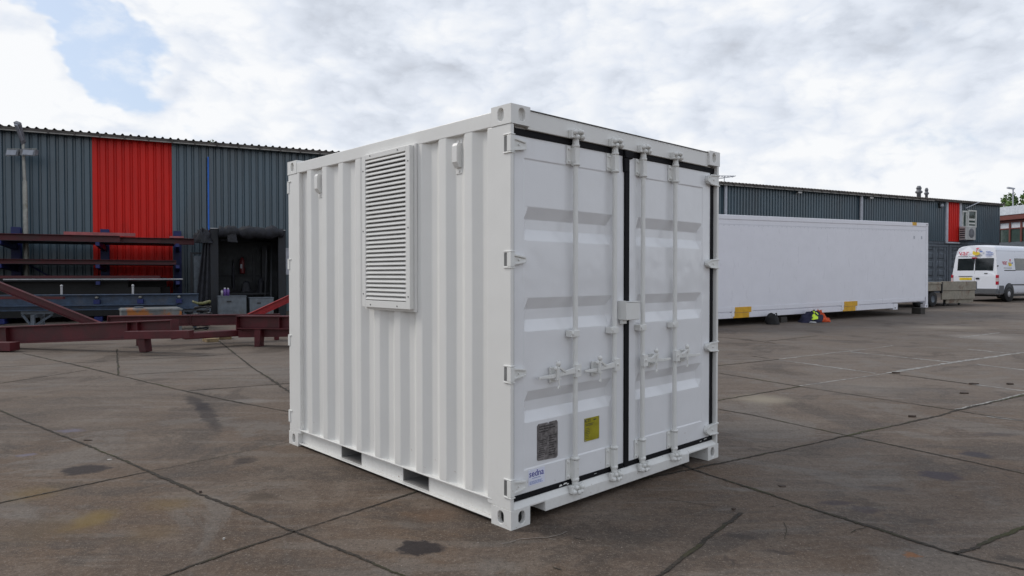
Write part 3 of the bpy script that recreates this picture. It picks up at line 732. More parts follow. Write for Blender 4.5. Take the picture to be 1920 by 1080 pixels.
# doors
CH = [(1.985, 1.908, 1.843, 1.772), (1.412, 1.340, 1.272, 1.200), (0.824, 0.756, 0.692, 0.625)]
YD = 0.042
def door_panel(x0, x1, rx0, rx1, rear=0):
    z0, z1 = 0.187, 2.416
    xb = [x0, rx0, rx0 + 0.006, rx0 + 0.045, rx1 - 0.045, rx1 - 0.006, rx1, x1]
    # refine
    def fine(bs, step):
        out = []
        for a, b in zip(bs[:-1], bs[1:]):
            n = max(1, int(round((b - a) / step)))
            for k in range(n): out.append(a + (b - a) * k / n)
        return out + [bs[-1]]
    zb = [z0, 0.330, 0.336]
    for zt, za, zc, zd in reversed(CH): zb += [zd, zc, za, zt]
    zb += [2.278, 2.284, z1]
    xs_, zs_ = fine(xb, 0.09), fine(zb, 0.09)
    def lin(v, a, b): return min(1, max(0, (v - a) / (b - a)))
    def depth(x, z):
        d = 0.0
        if rx0 + 0.0059 <= x <= rx1 - 0.0059 and 0.3359 <= z <= 2.2781: d = 0.005
        fx = min(lin(x, rx0 + 0.006, rx0 + 0.045), lin(x, rx1 - 0.006, rx1 - 0.045))
        for zt, za, zc, zd in CH:
            if zd - 1e-6 <= z <= zt + 1e-6:
                fz = min(lin(z, zt, za), lin(z, zd, zc)); d += 0.034 * min(fx, fz)
        if d > 0.004:
            d += 0.0022 * noise.noise(Vector((x * 2.6, z * 2.3, 7.1))) * min(1, 8 * min(abs(x - rx0), abs(x - rx1)))
        return d
    mb = MB(); n = len(xs_)
    for z in zs_:
        for x in xs_:
            y = YD + depth(x, z); mb.v.append((x, L - y if rear else y, z))
    for j in range(len(zs_) - 1):
        for i in range(n - 1): mb.f.append((j * n + i, j * n + i + 1, (j + 1) * n + i + 1, (j + 1) * n + i)); mb.sm.append(False)
    yb = 0.09; Yq = (lambda y: L - y) if rear else (lambda y: y)
    b = [(x0, Yq(YD), z0), (x1, Yq(YD), z0), (x1, Yq(YD), z1), (x0, Yq(YD), z1), (x0, Yq(yb), z0), (x1, Yq(yb), z0), (x1, Yq(yb), z1), (x0, Yq(yb), z1)]
    mb.add(b, [(0, 1, 5, 4), (1, 2, 6, 5), (2, 3, 7, 6), (3, 0, 4, 7), (4, 5, 6, 7)])
    me = bpy.data.meshes.new('door'); me.from_pydata(mb.v, [], mb.f)
    bm = bmesh.new(); bm.from_mesh(me); bmesh.ops.remove_doubles(bm, verts=bm.verts, dist=0.0001); bmesh.ops.recalc_face_normals(bm, faces=bm.faces); bm.to_mesh(me); bm.free()
    o = bpy.data.objects.new('door', me); COL.objects.link(o); me.materials.append(M['door']); o.parent = cont
    bv = o.modifiers.new('bevel', 'BEVEL'); bv.width = 0.005; bv.segments = 2; bv.limit_method = 'ANGLE'; bv.angle_limit = R(18)
    return o
DL = door_panel(0.062, 1.166, 0.150, 1.046)
DR = door_panel(1.219, 2.354, 1.312, 2.240)
door_panel(0.062, 1.188, 0.150, 1.10, 1); door_panel(1.250, 2.376, 1.335, 2.28, 1)
# black seals
def seal(x0, x1, z0, z1, parent, y0=0.036, y1=0.088):
    mb = MB(); ln = max(x1 - x0, z1 - z0); n = max(2, int(ln / 0.05)); hor = (x1 - x0) > (z1 - z0)
    vs = []
    for i in range(n + 1):
        t = i / n
        w = 0.0016 * noise.noise(Vector((t * ln * 5, 1.7, x0 + z0)))
        if hor: x = x0 + (x1 - x0) * t; ring = [(x, y0 + w, z0 + w), (x, y1, z0 + w), (x, y1, z1 + w), (x, y0 + w, z1 + w)]
        else: z = z0 + (z1 - z0) * t; ring = [(x0 + w, y0 + w, z), (x0 + w, y1, z), (x1 + w, y1, z), (x1 + w, y0 + w, z)]
        vs += ring
    fs = [(0, 1, 2, 3), (4 * n + 3, 4 * n + 2, 4 * n + 1, 4 * n)]
    for i in range(n):
        for k in range(4): fs.append((4 * i + k, 4 * i + (k + 1) % 4, 4 * i + 4 + (k + 1) % 4, 4 * i + 4 + k))
    mb.add(vs, fs); return mb.build('door_seal', M['gasket'], parent, bevel=0.003)
seal(0.032, 1.164, 2.4165, 2.4575, DL, 0.033); seal(1.2205, W - 0.034, 2.4165, 2.4575, DR, 0.033)
seal(1.1665, 1.2185, 0.154, 2.456, DR, 0.030)
seal(0.033, 1.160, 0.152, 0.1865, DL); seal(1.2245, 2.3985, 0.152, 0.1865, DR)
seal(0.0325, 0.0615, 0.188, 2.423, DL); seal(2.3545, 2.3990, 0.188, 2.423, DR)
mb = MB(); mb.box(0.0325, W - 0.0325, L - 0.075, L - 0.05, 0.152, 2.457); mb.build('rear_seal', M['gasket'], cont)
# a knot of folded rubber at the top of the centre seal
mb = MB(); mb.hexa([(1.150, 0.012, 2.40), (1.245, 0.020, 2.40), (1.245, 0.05, 2.40), (1.150, 0.05, 2.40), (1.145, 0.014, 2.452), (1.262, 0.020, 2.455), (1.262, 0.05, 2.455), (1.145, 0.05, 2.452)])
mb.hexa([(1.152, 0.022, 2.30), (1.19, 0.022, 2.30), (1.19, 0.05, 2.30), (1.152, 0.05, 2.30), (1.146, 0.018, 2.40), (1.20, 0.018, 2.40), (1.20, 0.05, 2.40), (1.146, 0.05, 2.40)])
mb.build('seal_flap', M['gasket'], DR, bevel=0.006)

# locking gear
def bolt(mb, x, y, z, r=0.011):
    mb.tube((x, y, z), (x, y - 0.010, z), r, 8, r * 0.8)
YR = 0.010                                   # rod axis, in front of the door face
def rod(x, parent, flip):
    s = -1 if not flip else -1
    rr = MB(); rr.tube((x, YR, 0.135), (x, YR, 2.475), 0.0172, 16); rr.build('locking_rod', HW, parent)
    # bearing plates top and bottom
    for z0, z1 in ((2.288, 2.412), (0.192, 0.332)):
        mb = MB()
        mb.box(x - 0.062, x - 0.018, 0.030, 0.041, z0, z1)
        mb.prism([(x - 0.026, 0.036), (x - 0.022, -0.008), (x + 0.014, -0.013), (x + 0.027, 0.0), (x + 0.030, 0.036)], 'z', z0 + 0.008, z1 - 0.012)
        bolt(mb, x - 0.045, 0.030, z0 + 0.022); bolt(mb, x - 0.045, 0.030, z1 - 0.022)
        mb.build('rod_bearing', HW, parent, bevel=0.003)
        mb = MB()
        zc = z0 if z0 > 1 else z1
        mb.lathe([(0.018, -0.010), (0.030, -0.008), (0.031, 0.006), (0.018, 0.010)], (x, YR, zc), 'z', 16); mb.build('rod_collar', HW, parent); mb = MB()
        zt = z1 if z0 > 1 else z0
        mb.lathe([(0.018, -0.014), (0.027, -0.010), (0.028, 0.004), (0.024, 0.010), (0.018, 0.014)], (x, YR, zt), 'z', 16)
        mb.build('rod_collar', HW, parent)
    # cams and keepers
    for zc, up in ((2.478, 1), (0.133, -1)):
        mb = MB()
        mb.tube((x, YR, zc - 0.055 * up), (x, YR, zc + 0.012 * up), 0.024, 12, 0.019)
        mb.box(x - 0.048, x + 0.040, -0.008, 0.012, zc - 0.012, zc + 0.012)
        mb.prism([(x - 0.060, -0.012), (x - 0.028, -0.018), (x - 0.020, 0.014), (x - 0.055, 0.020)], 'z', zc - 0.022, zc + 0.022)
        mb.prism([(x + 0.022, -0.014), (x + 0.052, -0.010), (x + 0.050, 0.016), (x + 0.024, 0.020)], 'z', zc - 0.018, zc + 0.024)
        mb.sphere((x - 0.040, -0.020, zc + 0.016 * up), 0.019); mb.sphere((x + 0.040, -0.018, zc - 0.006 * up), 0.019); mb.sphere((x - 0.022, -0.026, zc - 0.014 * up), 0.016); mb.sphere((x + 0.030, -0.022, zc + 0.022 * up), 0.015)
        mb.sphere((x + 0.004, -0.022, zc + 0.024 * up), 0.017)
        mb.build('cam', HW, parent, bevel=0.003)
        mb = MB()
        yk = 0.0175 if up > 0 else 0.0035
        mb.box(x - 0.066, x - 0.050, -0.018, yk, zc - 0.024, zc + 0.030); mb.box(x + 0.050, x + 0.064, -0.012, yk, zc - 0.024, zc + 0.030)
        mb.box(x - 0.050, x + 0.050, -0.003, yk, zc - 0.016, zc + 0.022)
        mb.build('cam_keeper', HW, parent, bevel=0.004)
    # mid guide
    mb = MB(); mb.box(x - 0.062, x + 0.022, -0.012, 0.041, 1.145, 1.190); bolt(mb, x - 0.046, -0.012, 1.168, 0.012); mb.build('rod_guide', HW, parent, bevel=0.004)
def handle(x, d, tip, parent):
    """d = -1 handle points left, +1 right"""
    mb = MB()
    mb.box(x - 0.028, x + 0.028, -0.022, 0.010, 0.878, 0.965); bolt(mb, x, -0.022, 0.925, 0.010)
    mb.build('handle_hub', HW, parent, bevel=0.004)
    mb = MB(); xa = x + d * 0.028
    xm = x + d * 0.16
    def seg(xa, xb, ha, hb, ya, yb, za, zb, t=0.012):
        x0, x1 = (xa, xb)
        mb.hexa([(x0, ya - t / 2, za - ha), (x1, yb - t / 2, zb - hb), (x1, yb + t / 2, zb - hb), (x0, ya + t / 2, za - ha),
                 (x0, ya - t / 2, za + ha), (x1, yb - t / 2, zb + hb), (x1, yb + t / 2, zb + hb), (x0, ya + t / 2, za + ha)])
    seg(xa, xm, 0.020, 0.014, -0.012, -0.014, 0.925, 0.915); seg(xm, tip + d * -0.10, 0.014, 0.012, -0.014, -0.006, 0.915, 0.905); seg(tip + d * -0.10, tip, 0.012, 0.008, -0.006, 0.004, 0.905, 0.905)
    mb.build('door_handle', HW, parent, bevel=0.003)
    # latch with its catch above and seal ring below
    c = x + d * 0.195 if d < 0 else x + d * 0.135
    mb = MB()
    mb.box(c - 0.030, c + 0.030, 0.022, 0.041, 0.860, 0.960)
    mb.box(c - 0.022, c + 0.018, -0.026, 0.030, 0.880, 0.892)
    mb.bar((c - 0.012, -0.022, 0.890), (c + 0.012 * d, -0.026, 0.965), 0.020, 0.014, up=(0, 1, 0))
    mb.bar((c, -0.024, 0.962), (c - 0.070 * d, -0.014, 0.925), 0.016, 0.016, up=(0, 1, 0))
    mb.sphere((c, -0.018, 0.985), 0.020, sc=(1, 0.8, 1)); mb.sphere((c + 0.02 * d, -0.012, 0.955), 0.016)
    mb.tube((c, -0.020, 0.880), (c + 0.004, -0.020, 0.842), 0.0055, 8)
    mb.tube((c + 0.004, -0.020, 0.842), (c - 0.010, -0.020, 0.824), 0.006, 8); mb.tube((c + 0.006, -0.020, 0.842), (c + 0.014, -0.020, 0.822), 0.005, 8)
    mb.build('handle_latch', HW, parent, bevel=0.002)
RX = [0.600, 1.020, 1.357, 1.782]
for x, p, fl in zip(RX, (DL, DL, DR, DR), (0, 0, 1, 1)): rod(x, p, fl)
handle(RX[0], -1, 0.245, DL); handle(RX[1], -1, 0.690, DL); handle(RX[2], 1, 1.715, DR); handle(RX[3], 1, 2.145, DR)
# lock box over the meeting edges
mb = MB(); mb.box(1.100, 1.262, -0.034, 0.0405, 1.232, 1.358); mb.build('lock_box', HW, DR, bevel=0.005)
mb = MB(); mb.box(1.094, 1.100, -0.036, 0.0405, 1.236, 1.372); mb.box(1.100, 1.270, -0.037, 0.0405, 1.359, 1.366); mb.box(1.104, 1.150, 0.0, 0.03, 1.205, 1.231); mb.build('lock_box_hood', HW, DR, bevel=0.003)
# hinges
HZ = [(2.303, 2.403), (1.607, 1.694), (0.905, 0.996), (0.200, 0.300)]
for z0, z1 in HZ:
    mb = MB(); mb.box(0.0022, 0.030, 0.034, 0.064, z0 + 0.004, z1 - 0.004); mb.build('hinge_slot_shade', M['edge'], cont)  # dark block paints the shade of the slot cut in the post
    mb = MB(); mb.box(-0.003, 0.030, -0.002, 0.034, z0, z1)
    zm = (z0 + z1) / 2
    mb.prism([(0.004, z0 + 0.004), (0.150, z0 + 0.026), (0.156, zm), (0.150, z1 - 0.026), (0.004, z1 - 0.004)], 'y', 0.020, 0.0405)
    mb.prism([(0.02, z1 - 0.006), (0.140, z1 - 0.024), (0.140, z1 - 0.036), (0.02, z1 - 0.020)], 'y', 0.010, 0.021)
    mb.prism([(0.02, z0 + 0.006), (0.140, z0 + 0.024), (0.140, z0 + 0.036), (0.02, z0 + 0.020)], 'y', 0.010, 0.021)
    bolt(mb, 0.085, 0.020, zm, 0.009)
    mb.box(-0.004, 0.036, -0.003, 0.066, z1 + 0.001, z1 + 0.009); mb.box(-0.004, 0.036, -0.003, 0.066, z0 - 0.009, z0 - 0.001)
    mb.build('door_hinge', HW, DL, bevel=0.003)
    mb = MB()
    mb.prism([(2.432, z0 + 0.004), (2.432, z1 - 0.004), (2.285, z1 - 0.016), (2.265, zm + 0.01), (2.265, zm - 0.01), (2.285, z0 + 0.016)], 'y', 0.006, 0.0400)
    mb.prism([(2.438, z1 - 0.012), (2.30, z1 - 0.020), (2.27, z1 - 0.036), (2.27, z1 - 0.026), (2.30, z1 - 0.008), (2.438, z1)], 'y', -0.003, 0.006)
    mb.prism([(2.438, z0 + 0.012), (2.30, z0 + 0.020), (2.27, z0 + 0.036), (2.27, z0 + 0.026), (2.30, z0 + 0.008), (2.438, z0)], 'y', -0.003, 0.006)
    bolt(mb, 2.35, 0.006, zm, 0.010)
    mb.build('door_hinge', HW, DR, bevel=0.003)
    mb = MB(); mb.box(-0.003, 0.03, L - 0.03, L + 0.006, z0, z1); mb.box(-0.004, 0.03, L - 0.06, L + 0.004, z1, z1 + 0.01); mb.build('door_hinge', HW, cont, bevel=0.003)

# louvred vent
lv = MB(); b0, b1, z0, z1 = 0.962, 1.640, 1.292, 2.484
xb = -0.012
lv.box(xb, 0.003, b0, b1, z0, z1); LV = lv.build('louvre_vent', WP, cont, bevel=0.002)
fm = MB(); f0, f1, g0, g1 = 0.985, 1.622, 1.312, 2.470; xo = -0.048; iw = 0.052
fm.box(xo, xb - 0.001, f0, f0 + iw, g0, g1); fm.box(xo, xb - 0.001, f1 - iw, f1, g0, g1)
fm.box(xo, xb - 0.001, f0 + iw, f1 - iw, g0, g0 + iw); fm.box(xo, xb - 0.001, f0 + iw, f1 - iw, g1 - iw * 0.7, g1)
fm.build('louvre_frame', WP, LV, bevel=0.002)
nsl = 33; zz0, zz1 = g0 + iw, g1 - iw * 0.7; stp = (zz1 - zz0) / nsl
for k in range(nsl):
    z = zz0 + (k + 0.15) * stp
    m_ = MB(); m_.prism([(xo + 0.003, z), (xo + 0.001, z + 0.004), (xo + 0.004, z + stp * 0.50), (xb - 0.004, z + stp * 0.95), (xb - 0.004, z + stp * 0.82), (xo + 0.011, z + stp * 0.36), (xo + 0.009, z)], 'y', f0 + iw, f1 - iw)
    # prism on y axis takes (x,z) pairs
    m_.build('louvre_slat', WP, LV)
m_ = MB(); m_.box(xb - 0.0035, xb - 0.0008, f0 + iw, f1 - iw, zz0, zz1); m_.build('insect_mesh', M['edge'], LV)
sc = MB()
for (b, z) in [(f0 + 0.02, g0 + 0.09), (f0 + 0.02, (g0 + g1) / 2), (f0 + 0.02, g1 - 0.11), (f1 - 0.02, g0 + 0.1), (f1 - 0.02, (g0 + g1) / 2), (f1 - 0.02, g1 - 0.12), (f0 + 0.16, g0 + 0.018), (f1 - 0.12, g0 + 0.02), (f0 + 0.15, g1 - 0.016), (f1 - 0.12, g1 - 0.014)]:
    sc.tube((xo, b, z), (xo - 0.003, b, z), 0.0055, 8)
sc.build('louvre_screw', M['edge'], LV)
# small breathers in the corrugation
for b in (0.540, 2.444):
    mb = MB(); xs0 = 0.0385
    mb.box(xs0 - 0.004, xs0, b - 0.036, b + 0.030, 2.225, 2.450)
    mb.prism([(xs0 - 0.004, 2.265), (xs0 - 0.022, 2.265), (xs0 - 0.045, 2.300), (xs0 - 0.045, 2.405), (xs0 - 0.034, 2.425), (xs0 - 0.004, 2.425)], 'y', b - 0.030, b + 0.022)
    mb.tube((xs0 - 0.004, b - 0.004, 2.440), (xs0 - 0.010, b - 0.004, 2.440), 0.008, 8); mb.tube((xs0 - 0.004, b - 0.004, 2.243), (xs0 - 0.010, b - 0.004, 2.243), 0.008, 8)
    mb.build('breather_vent', WP, cont, bevel=0.003)
# plates and sticker on the left door
def lines(mb, x0, x1, z0, z1, n, y, h, fill=(0.5, 0.95), cols=1):
    for k in range(n):
        z = z1 - (k + 0.5) * (z1 - z0) / n
        x = x0
        end = x0 + (x1 - x0) * random.uniform(*fill)
        while x < end:
            w = random.uniform(0.006, 0.022); mb.box(x, min(x + w, end), y - 0.0009, y, z - h / 2, z + h / 2); x += w + 0.004
mb = MB(); mb.prism([(0.282, 0.366), (0.450, 0.357), (0.464, 0.370), (0.464, 0.590), (0.452, 0.604), (0.385, 0.602), (0.375, 0.590), (0.365, 0.602), (0.285, 0.602), (0.272, 0.590), (0.272, 0.372)], 'y', 0.0425, 0.0462)
pl = mb.build('approval_plate', M['plate'], DL)
mb = MB(); lines(mb, 0.29, 0.45, 0.54, 0.59, 3, 0.0422, 0.008); lines(mb, 0.285, 0.37, 0.38, 0.50, 9, 0.0422, 0.004); lines(mb, 0.38, 0.455, 0.38, 0.52, 9, 0.0422, 0.006, (0.6, 1)); mb.build('plate_engraving', M['plateink'], pl)
mb = MB(); mb.box(0.736, 0.892, 0.0425, 0.0458, 0.412, 0.570); yp = mb.build('yellow_plate', M['yplate'], DL)
text('plate_text', 'IGTT', 0.030, M['plateink'], yp, face_mtx((0.768, 0.0420, 0.552), (1, 0, 0), (0, 0, 1)))
mb = MB(); lines(mb, 0.83, 0.885, 0.545, 0.560, 1, 0.0422, 0.008); lines(mb, 0.745, 0.885, 0.515, 0.535, 2, 0.0422, 0.004); lines(mb, 0.745, 0.80, 0.425, 0.505, 7, 0.0422, 0.003)
mb.build('plate_print', M['plateink'], yp)
mb = MB()
for x in (0.743, 0.885):
    for z in (0.419, 0.563): mb.tube((x, 0.0425, z), (x, 0.039, z), 0.004, 8)
mb.build('rivet', M['rim'], yp)
mb = MB(); mb.box(0.190, 0.338, 0.0402, 0.0418, 0.222, 0.322); stk = mb.build('maker_sticker', M['sticker'], DL)
text('sticker_name', 'sedna', 0.058, M['navyink'], stk, face_mtx((0.262, 0.0398, 0.294), (1, 0, 0), (0, 0, 1)), bold=0.0003)
mb = MB(); lines(mb, 0.225, 0.30, 0.262, 0.268, 1, 0.0402, 0.003, (0.99, 1)); lines(mb, 0.20, 0.325, 0.228, 0.250, 3, 0.0402, 0.003, (0.8, 1)); mb.build('sticker_small_print', M['blueink'], stk)
# flaked paint on the black bottom seal
mb = MB()
for (x, z, w, h) in [(0.47, 0.160, 0.03, 0.012), (0.51, 0.165, 0.04, 0.010), (0.545, 0.157, 0.02, 0.01), (2.26, 0.172, 0.05, 0.006), (2.20, 0.166, 0.03, 0.005), (0.83, 0.172, 0.03, 0.003)]:
    mb.hexa([(x, 0.0335, z), (x + w, 0.0335, z + 0.002), (x + w, 0.0352, z + 0.002), (x, 0.0352, z), (x + w * .2, 0.0335, z + h), (x + w * .8, 0.0335, z + h), (x + w * .8, 0.0352, z + h), (x + w * .2, 0.0352, z + h)])
mb.build('paint_flake', HW, DL)

# ------------------------------------------------------------------ warehouse
FP0 = Vector((-15.717, 20.991, 0)); FA = R(26.063)
FU = Vector((math.cos(FA), math.sin(FA), 0)); FN = Vector((FU.y, -FU.x, 0))
def fw(s, off, z): return FP0 + FU * s + FN * off + Vector((0, 0, z))
def fac(px, py, off=0.0):
    d = ray(px, py); o_ = FP0 + FN * off; C = Vector((0, 0, CZ))
    t = (o_ - C).dot(FN) / d.dot(FN); P = C + d * t
    return (P - FP0).dot(FU), P.z
wh = thing('warehouse', 'long low warehouse clad in dark blue-grey corrugated sheet with two red panels', 'warehouse', (FP0.x, FP0.y, 0), FA)
def clad(name, s0, s1, z0, z1, m, pitch, y=0.0, d=0.055):
    mb = MB(); pr = []; s = s0; k = 0
    while s < s1 - 1e-6:
        for (f, dd) in ((0.0, 0), (0.56, 0), (0.68, d), (0.88, d)):
            if s + f * pitch < s1: pr.append((s + f * pitch, y + dd))
        s += pitch
    pr.append((s1, y))
    n = len(pr)
    mb.v = [(a, b, z0) for a, b in pr] + [(a, b, z1) for a, b in pr]
    mb.f = [(i, i + 1, i + 1 + n, i + n) for i in range(n - 1)]; mb.sm = [False] * (n - 1)
    return mb.build(name, m, wh, fixn=False)
ZE = 6.02
clad('cladding', -7.0, 2.41, 0.0, ZE, M['clad'], 0.2300)
tag(clad('cladding', 2.41, 4.71, 0.0, ZE, M['cladred'], 0.2300, 0.002), 'wide bright red cladding panel')
clad('cladding', 4.71, 20.0, 0.0, ZE, M['clad'], 0.2300)
clad('cladding', 20.0, 44.8, 0.0, ZE, M['clad'], 0.2020)
clad('cladding', 44.8, 46.92, 3.62, ZE, M['clad'], 0.2020)
tag(clad('cladding', 47.12, 48.26, 3.62, ZE, M['cladred'], 0.2020, -0.03), 'narrow red cladding strip')
clad('cladding', 48.48, 52.62, 3.62, ZE, M['clad'], 0.2020)
mb = MB(); mb.box(46.92, 47.12, -0.07, 0.02, 3.55, ZE); mb.box(48.26, 48.48, -0.07, 0.02, 4.55, ZE); mb.box(46.92, 48.3, -0.07, 0.02, 3.50, 3.58); mb.build('corner_trim', M['pvc'], wh)
mb = MB(); mb.box(44.8, 52.62, 0.05, 0.20, 3.45, 3.62); mb.box(44.8, 52.5, 0.25, 14, 3.45, 3.6); mb.build('floor_beam', M['steelgrey'], wh)
mb = MB(); mb.add([(-7, 0, 0), (-7, 16, 0), (-7, 16, ZE + 1.0), (-7, 0.05, ZE)], [(0, 1, 2, 3)]); mb.add([(52.62, 0, 0.4), (52.62, 16, 0.4), (52.62, 16, ZE + 1.0), (52.62, 0.05, ZE)], [(0, 1, 2, 3)]); mb.add([(44.8, 0.04, 0), (44.8, 14, 0), (44.8, 14, 3.6), (44.8, 0.04, 3.6)], [(0, 1, 2, 3)])
mb.add([(-7, 16, 0), (52.62, 16, 0), (52.62, 16, ZE + 1), (-7, 16, ZE + 1)], [(0, 1, 2, 3)])
mb.build('end_wall', M['clad'], wh)
# corrugated roof sheets with rounded ribs showing at the eave
mb = MB(); pr = []; s = -7.1
while s < 52.75:
    for f, h in ((0.0, 0.0), (0.55, 0.0), (0.66, 0.035), (0.74, 0.052), (0.82, 0.052), (0.90, 0.035)):
        pr.append((s + f * 0.232, h))
    s += 0.232
n = len(pr); y0, y1 = -0.26, 16.0; sl = math.tan(R(4.2))
mb.v = [(a, y0, 6.10 + h) for a, h in pr] + [(a, y1, 6.10 + h + (y1 - y0) * sl) for a, h in pr]
mb.f = [(i, i + 1, i + 1 + n, i + n) for i in range(n - 1)]; mb.sm = [False] * (n - 1)
o = mb.build('roof', M['fibre'], wh, fixn=False)
md = o.modifiers.new('thick', 'SOLIDIFY'); md.thickness = 0.012
mb = MB(); mb.box(-7.1, 52.8, -0.24, 0.02, 6.02, 6.085); mb.box(-7.1, 52.8, -0.250, -0.241, 6.00, 6.088); mb.build('fascia_board', M['fibre'], wh)
mb = MB()
s = -7.0
while s < 44.8:
    mb.box(s + 0.02, s + 0.665, -0.30, -0.26, 5.965, 6.0); s += 0.69
mb.build('gutter', M['gutter'], wh)
s = -7.0
while s < 44.8:
    MB().box(s - 0.02, s + 0.015, -0.32, -0.255, 5.95, 6.09).build('gutter_bracket', M['fibre'], wh); s += 0.69
for s in (29.2, 39.16):
    mb = MB(); mb.tube((s, -0.10, 0.3), (s, -0.10, 5.98), 0.085, 12); mb.box(s - 0.10, s + 0.10, -0.20, 0.0, 4.4, 4.44); mb.build('downpipe', M['pvc'], wh)
mb = MB(); mb.tube((5.83, -0.05, 0.3), (5.83, -0.05, 5.62), 0.028, 10); mb.build('downpipe', M['bluepipe'], wh)
# windows
for (sa, sb, za, zb) in ((48.52, 49.02, 3.72, 5.55), (49.10, 49.98, 4.55, 5.62)):
    mb = MB(); t = 0.09
    mb.box(sa, sb, -0.08, 0.04, za, za + t); mb.box(sa, sb, -0.08, 0.04, zb - t, zb); mb.box(sa, sa + t, -0.08, 0.04, za + t, zb - t); mb.box(sb - t, sb, -0.08, 0.04, za + t, zb - t)
    wn = mb.build('window', M['upvc'], wh)
    mb = MB(); mb.box(sa + t, sb - t, -0.02, 0.0, za + t, zb - t); mb.build('pane', M['winglass'], wn)
    zm = za + (zb - za) * 0.45
    mb = MB(); mb.box(sa + t, sb - t, -0.05, -0.021, zm - 0.06, zm + 0.06); mb.box(sa + t, sb - t, -0.05, -0.021, za + t + 0.1, za + t + 0.2); mb.build('glazing_bar', M['upvc'], wn)
# flues on the roof
def flue(s, y, r, h):
    zb = 6.1 + (y + 0.26) * sl
    mb = MB(); mb.lathe([(r * 0.8, -0.2), (r * 0.8, h * 0.45), (r * 1.35, h * 0.52), (r * 1.35, h * 0.62), (r * 0.9, h * 0.66), (r * 0.9, h * 0.8), (r * 1.1, h * 0.82), (r * 0.6, h), (0.001, h)], (s, y, zb), 'z', 14)
    return mb.build('flue', M['lampgrey'], wh)
flue(46.2, 1.2, 0.15, 0.88); flue(46.95, 1.2, 0.10, 0.80)

# fittings on the warehouse wall
def on_wall(name, label, cat, s, z, off=0.0, group=None): return thing(name, label, cat, fw(s, off, z), FA, group)
def cam_fit(px, py, label):
    s, z = fac(px, py)
    t = on_wall('security_camera', label, 'security camera', s, z, group='cameras and lamps on the warehouse wall')
    t.scale = (0.62, 0.62, 0.62)
    MB().box(-0.05, 0.05, -0.28, 0.0, -0.04, 0.04).build('bracket', M['pvc'], t)
    MB().box(-0.28, 0.16, -0.42, -0.20, -0.11, 0.03).build('camera_housing', M['acwhite'], t, bevel=0.02)
    MB().lathe([(0.001, -0.30), (0.05, -0.30), (0.06, -0.28)], (0, -0.31, -0.04), 'x', 10).build('camera_lens', M['black'], t)
cam_fit(1494, 361, 'small wall camera under the eave above the middle of the long white reefer container')
cam_fit(1628, 371, 'pale wall camera under the eave just right of the right white downpipe')
s, z = fac(1761, 385); t = on_wall('wall_lamp', 'small dark wall lamp between the downpipe and the red strip', 'wall lamp', s, z)
MB().box(-0.10, 0.10, -0.10, 0.0, -0.16, 0.16).build('lamp_back', M['black'], t, bevel=0.02); MB().sphere((0, -0.16, -0.04), 0.13, sc=(1, 0.8, 1)).build('lamp_globe', M['lampglass'], t)
def ac(s, z, w, h, label):
    t = on_wall('air_conditioner', label, 'air conditioner', s, z, group='air conditioners on the warehouse wall')
    MB().box(0, w, -0.48, -0.10, 0, h).build('casing', M['acwhite'], t, bevel=0.02)
    MB().lathe([(0.001, -0.495), (0.30 * h, -0.495), (0.36 * h, -0.482)], (w * 0.58, 0, h * 0.5), 'y', 20).build('fan_grille', M['lampgrey'], t)
    mb = MB()
    for k in range(5): mb.box(-0.012, -0.001, -0.44, -0.14, h * (0.12 + 0.16 * k), h * (0.20 + 0.16 * k))
    mb.build('side_grille', M['booth'], t)
    MB().box(0.1, 0.16, -0.45, 0.0, -0.06, -0.002).box(w - 0.16, w - 0.1, -0.45, 0.0, -0.06, -0.002).build('bracket', M['steelgrey'], t)
ac(48.16, 3.72, 1.05, 0.82, 'off-white air conditioner unit below the two white windows, facing the yard')
# floodlight arm cable
a, b = fw(*[fac(1809, 391, .1)[0], .12, fac(1809, 391, .1)[1]]), fw(fac(1836, 379, .3)[0], .32, fac(1836, 379, .3)[1])
t = thing('aerial_pole', 'thin grey pole slanting out above the white windows', 'pole', a); MB().tube((0, 0, 0), b - a, 0.03, 8).build('pole_tube', M['pvc'], t); MB().sphere((0, 0, 0), 0.06).build('pole_foot', M['steelgrey'], t)
# roof aerial
P = at(1358, 336, 35.2); t = thing('roof_aerial', 'flat grey television aerial above the warehouse roof behind the container corner', 'aerial', P)
MB().tube((0, 0, -0.5), (0, 0, 0.14), 0.02, 8).build('mast', M['pvc'], t)
mb = MB()
mb.bar((-0.75, 0.1, -0.04), (0.58, 0, 0.16), 0.03, 0.03)
mb.bar((-0.75, 0.1, 0.20), (0.58, 0, 0.16), 0.03, 0.03)
for k in range(9):
    x = -0.7 + k * 0.15; mb.bar((x, -0.28, 0.14), (x, 0.34, 0.14), 0.02, 0.02)
    mb.bar((x, 0.05, 0.0 + k * 0.018), (x, 0.05, 0.20), 0.015, 0.015, up=(1, 0, 0))
mb.build('antenna', M['pvc'], t)

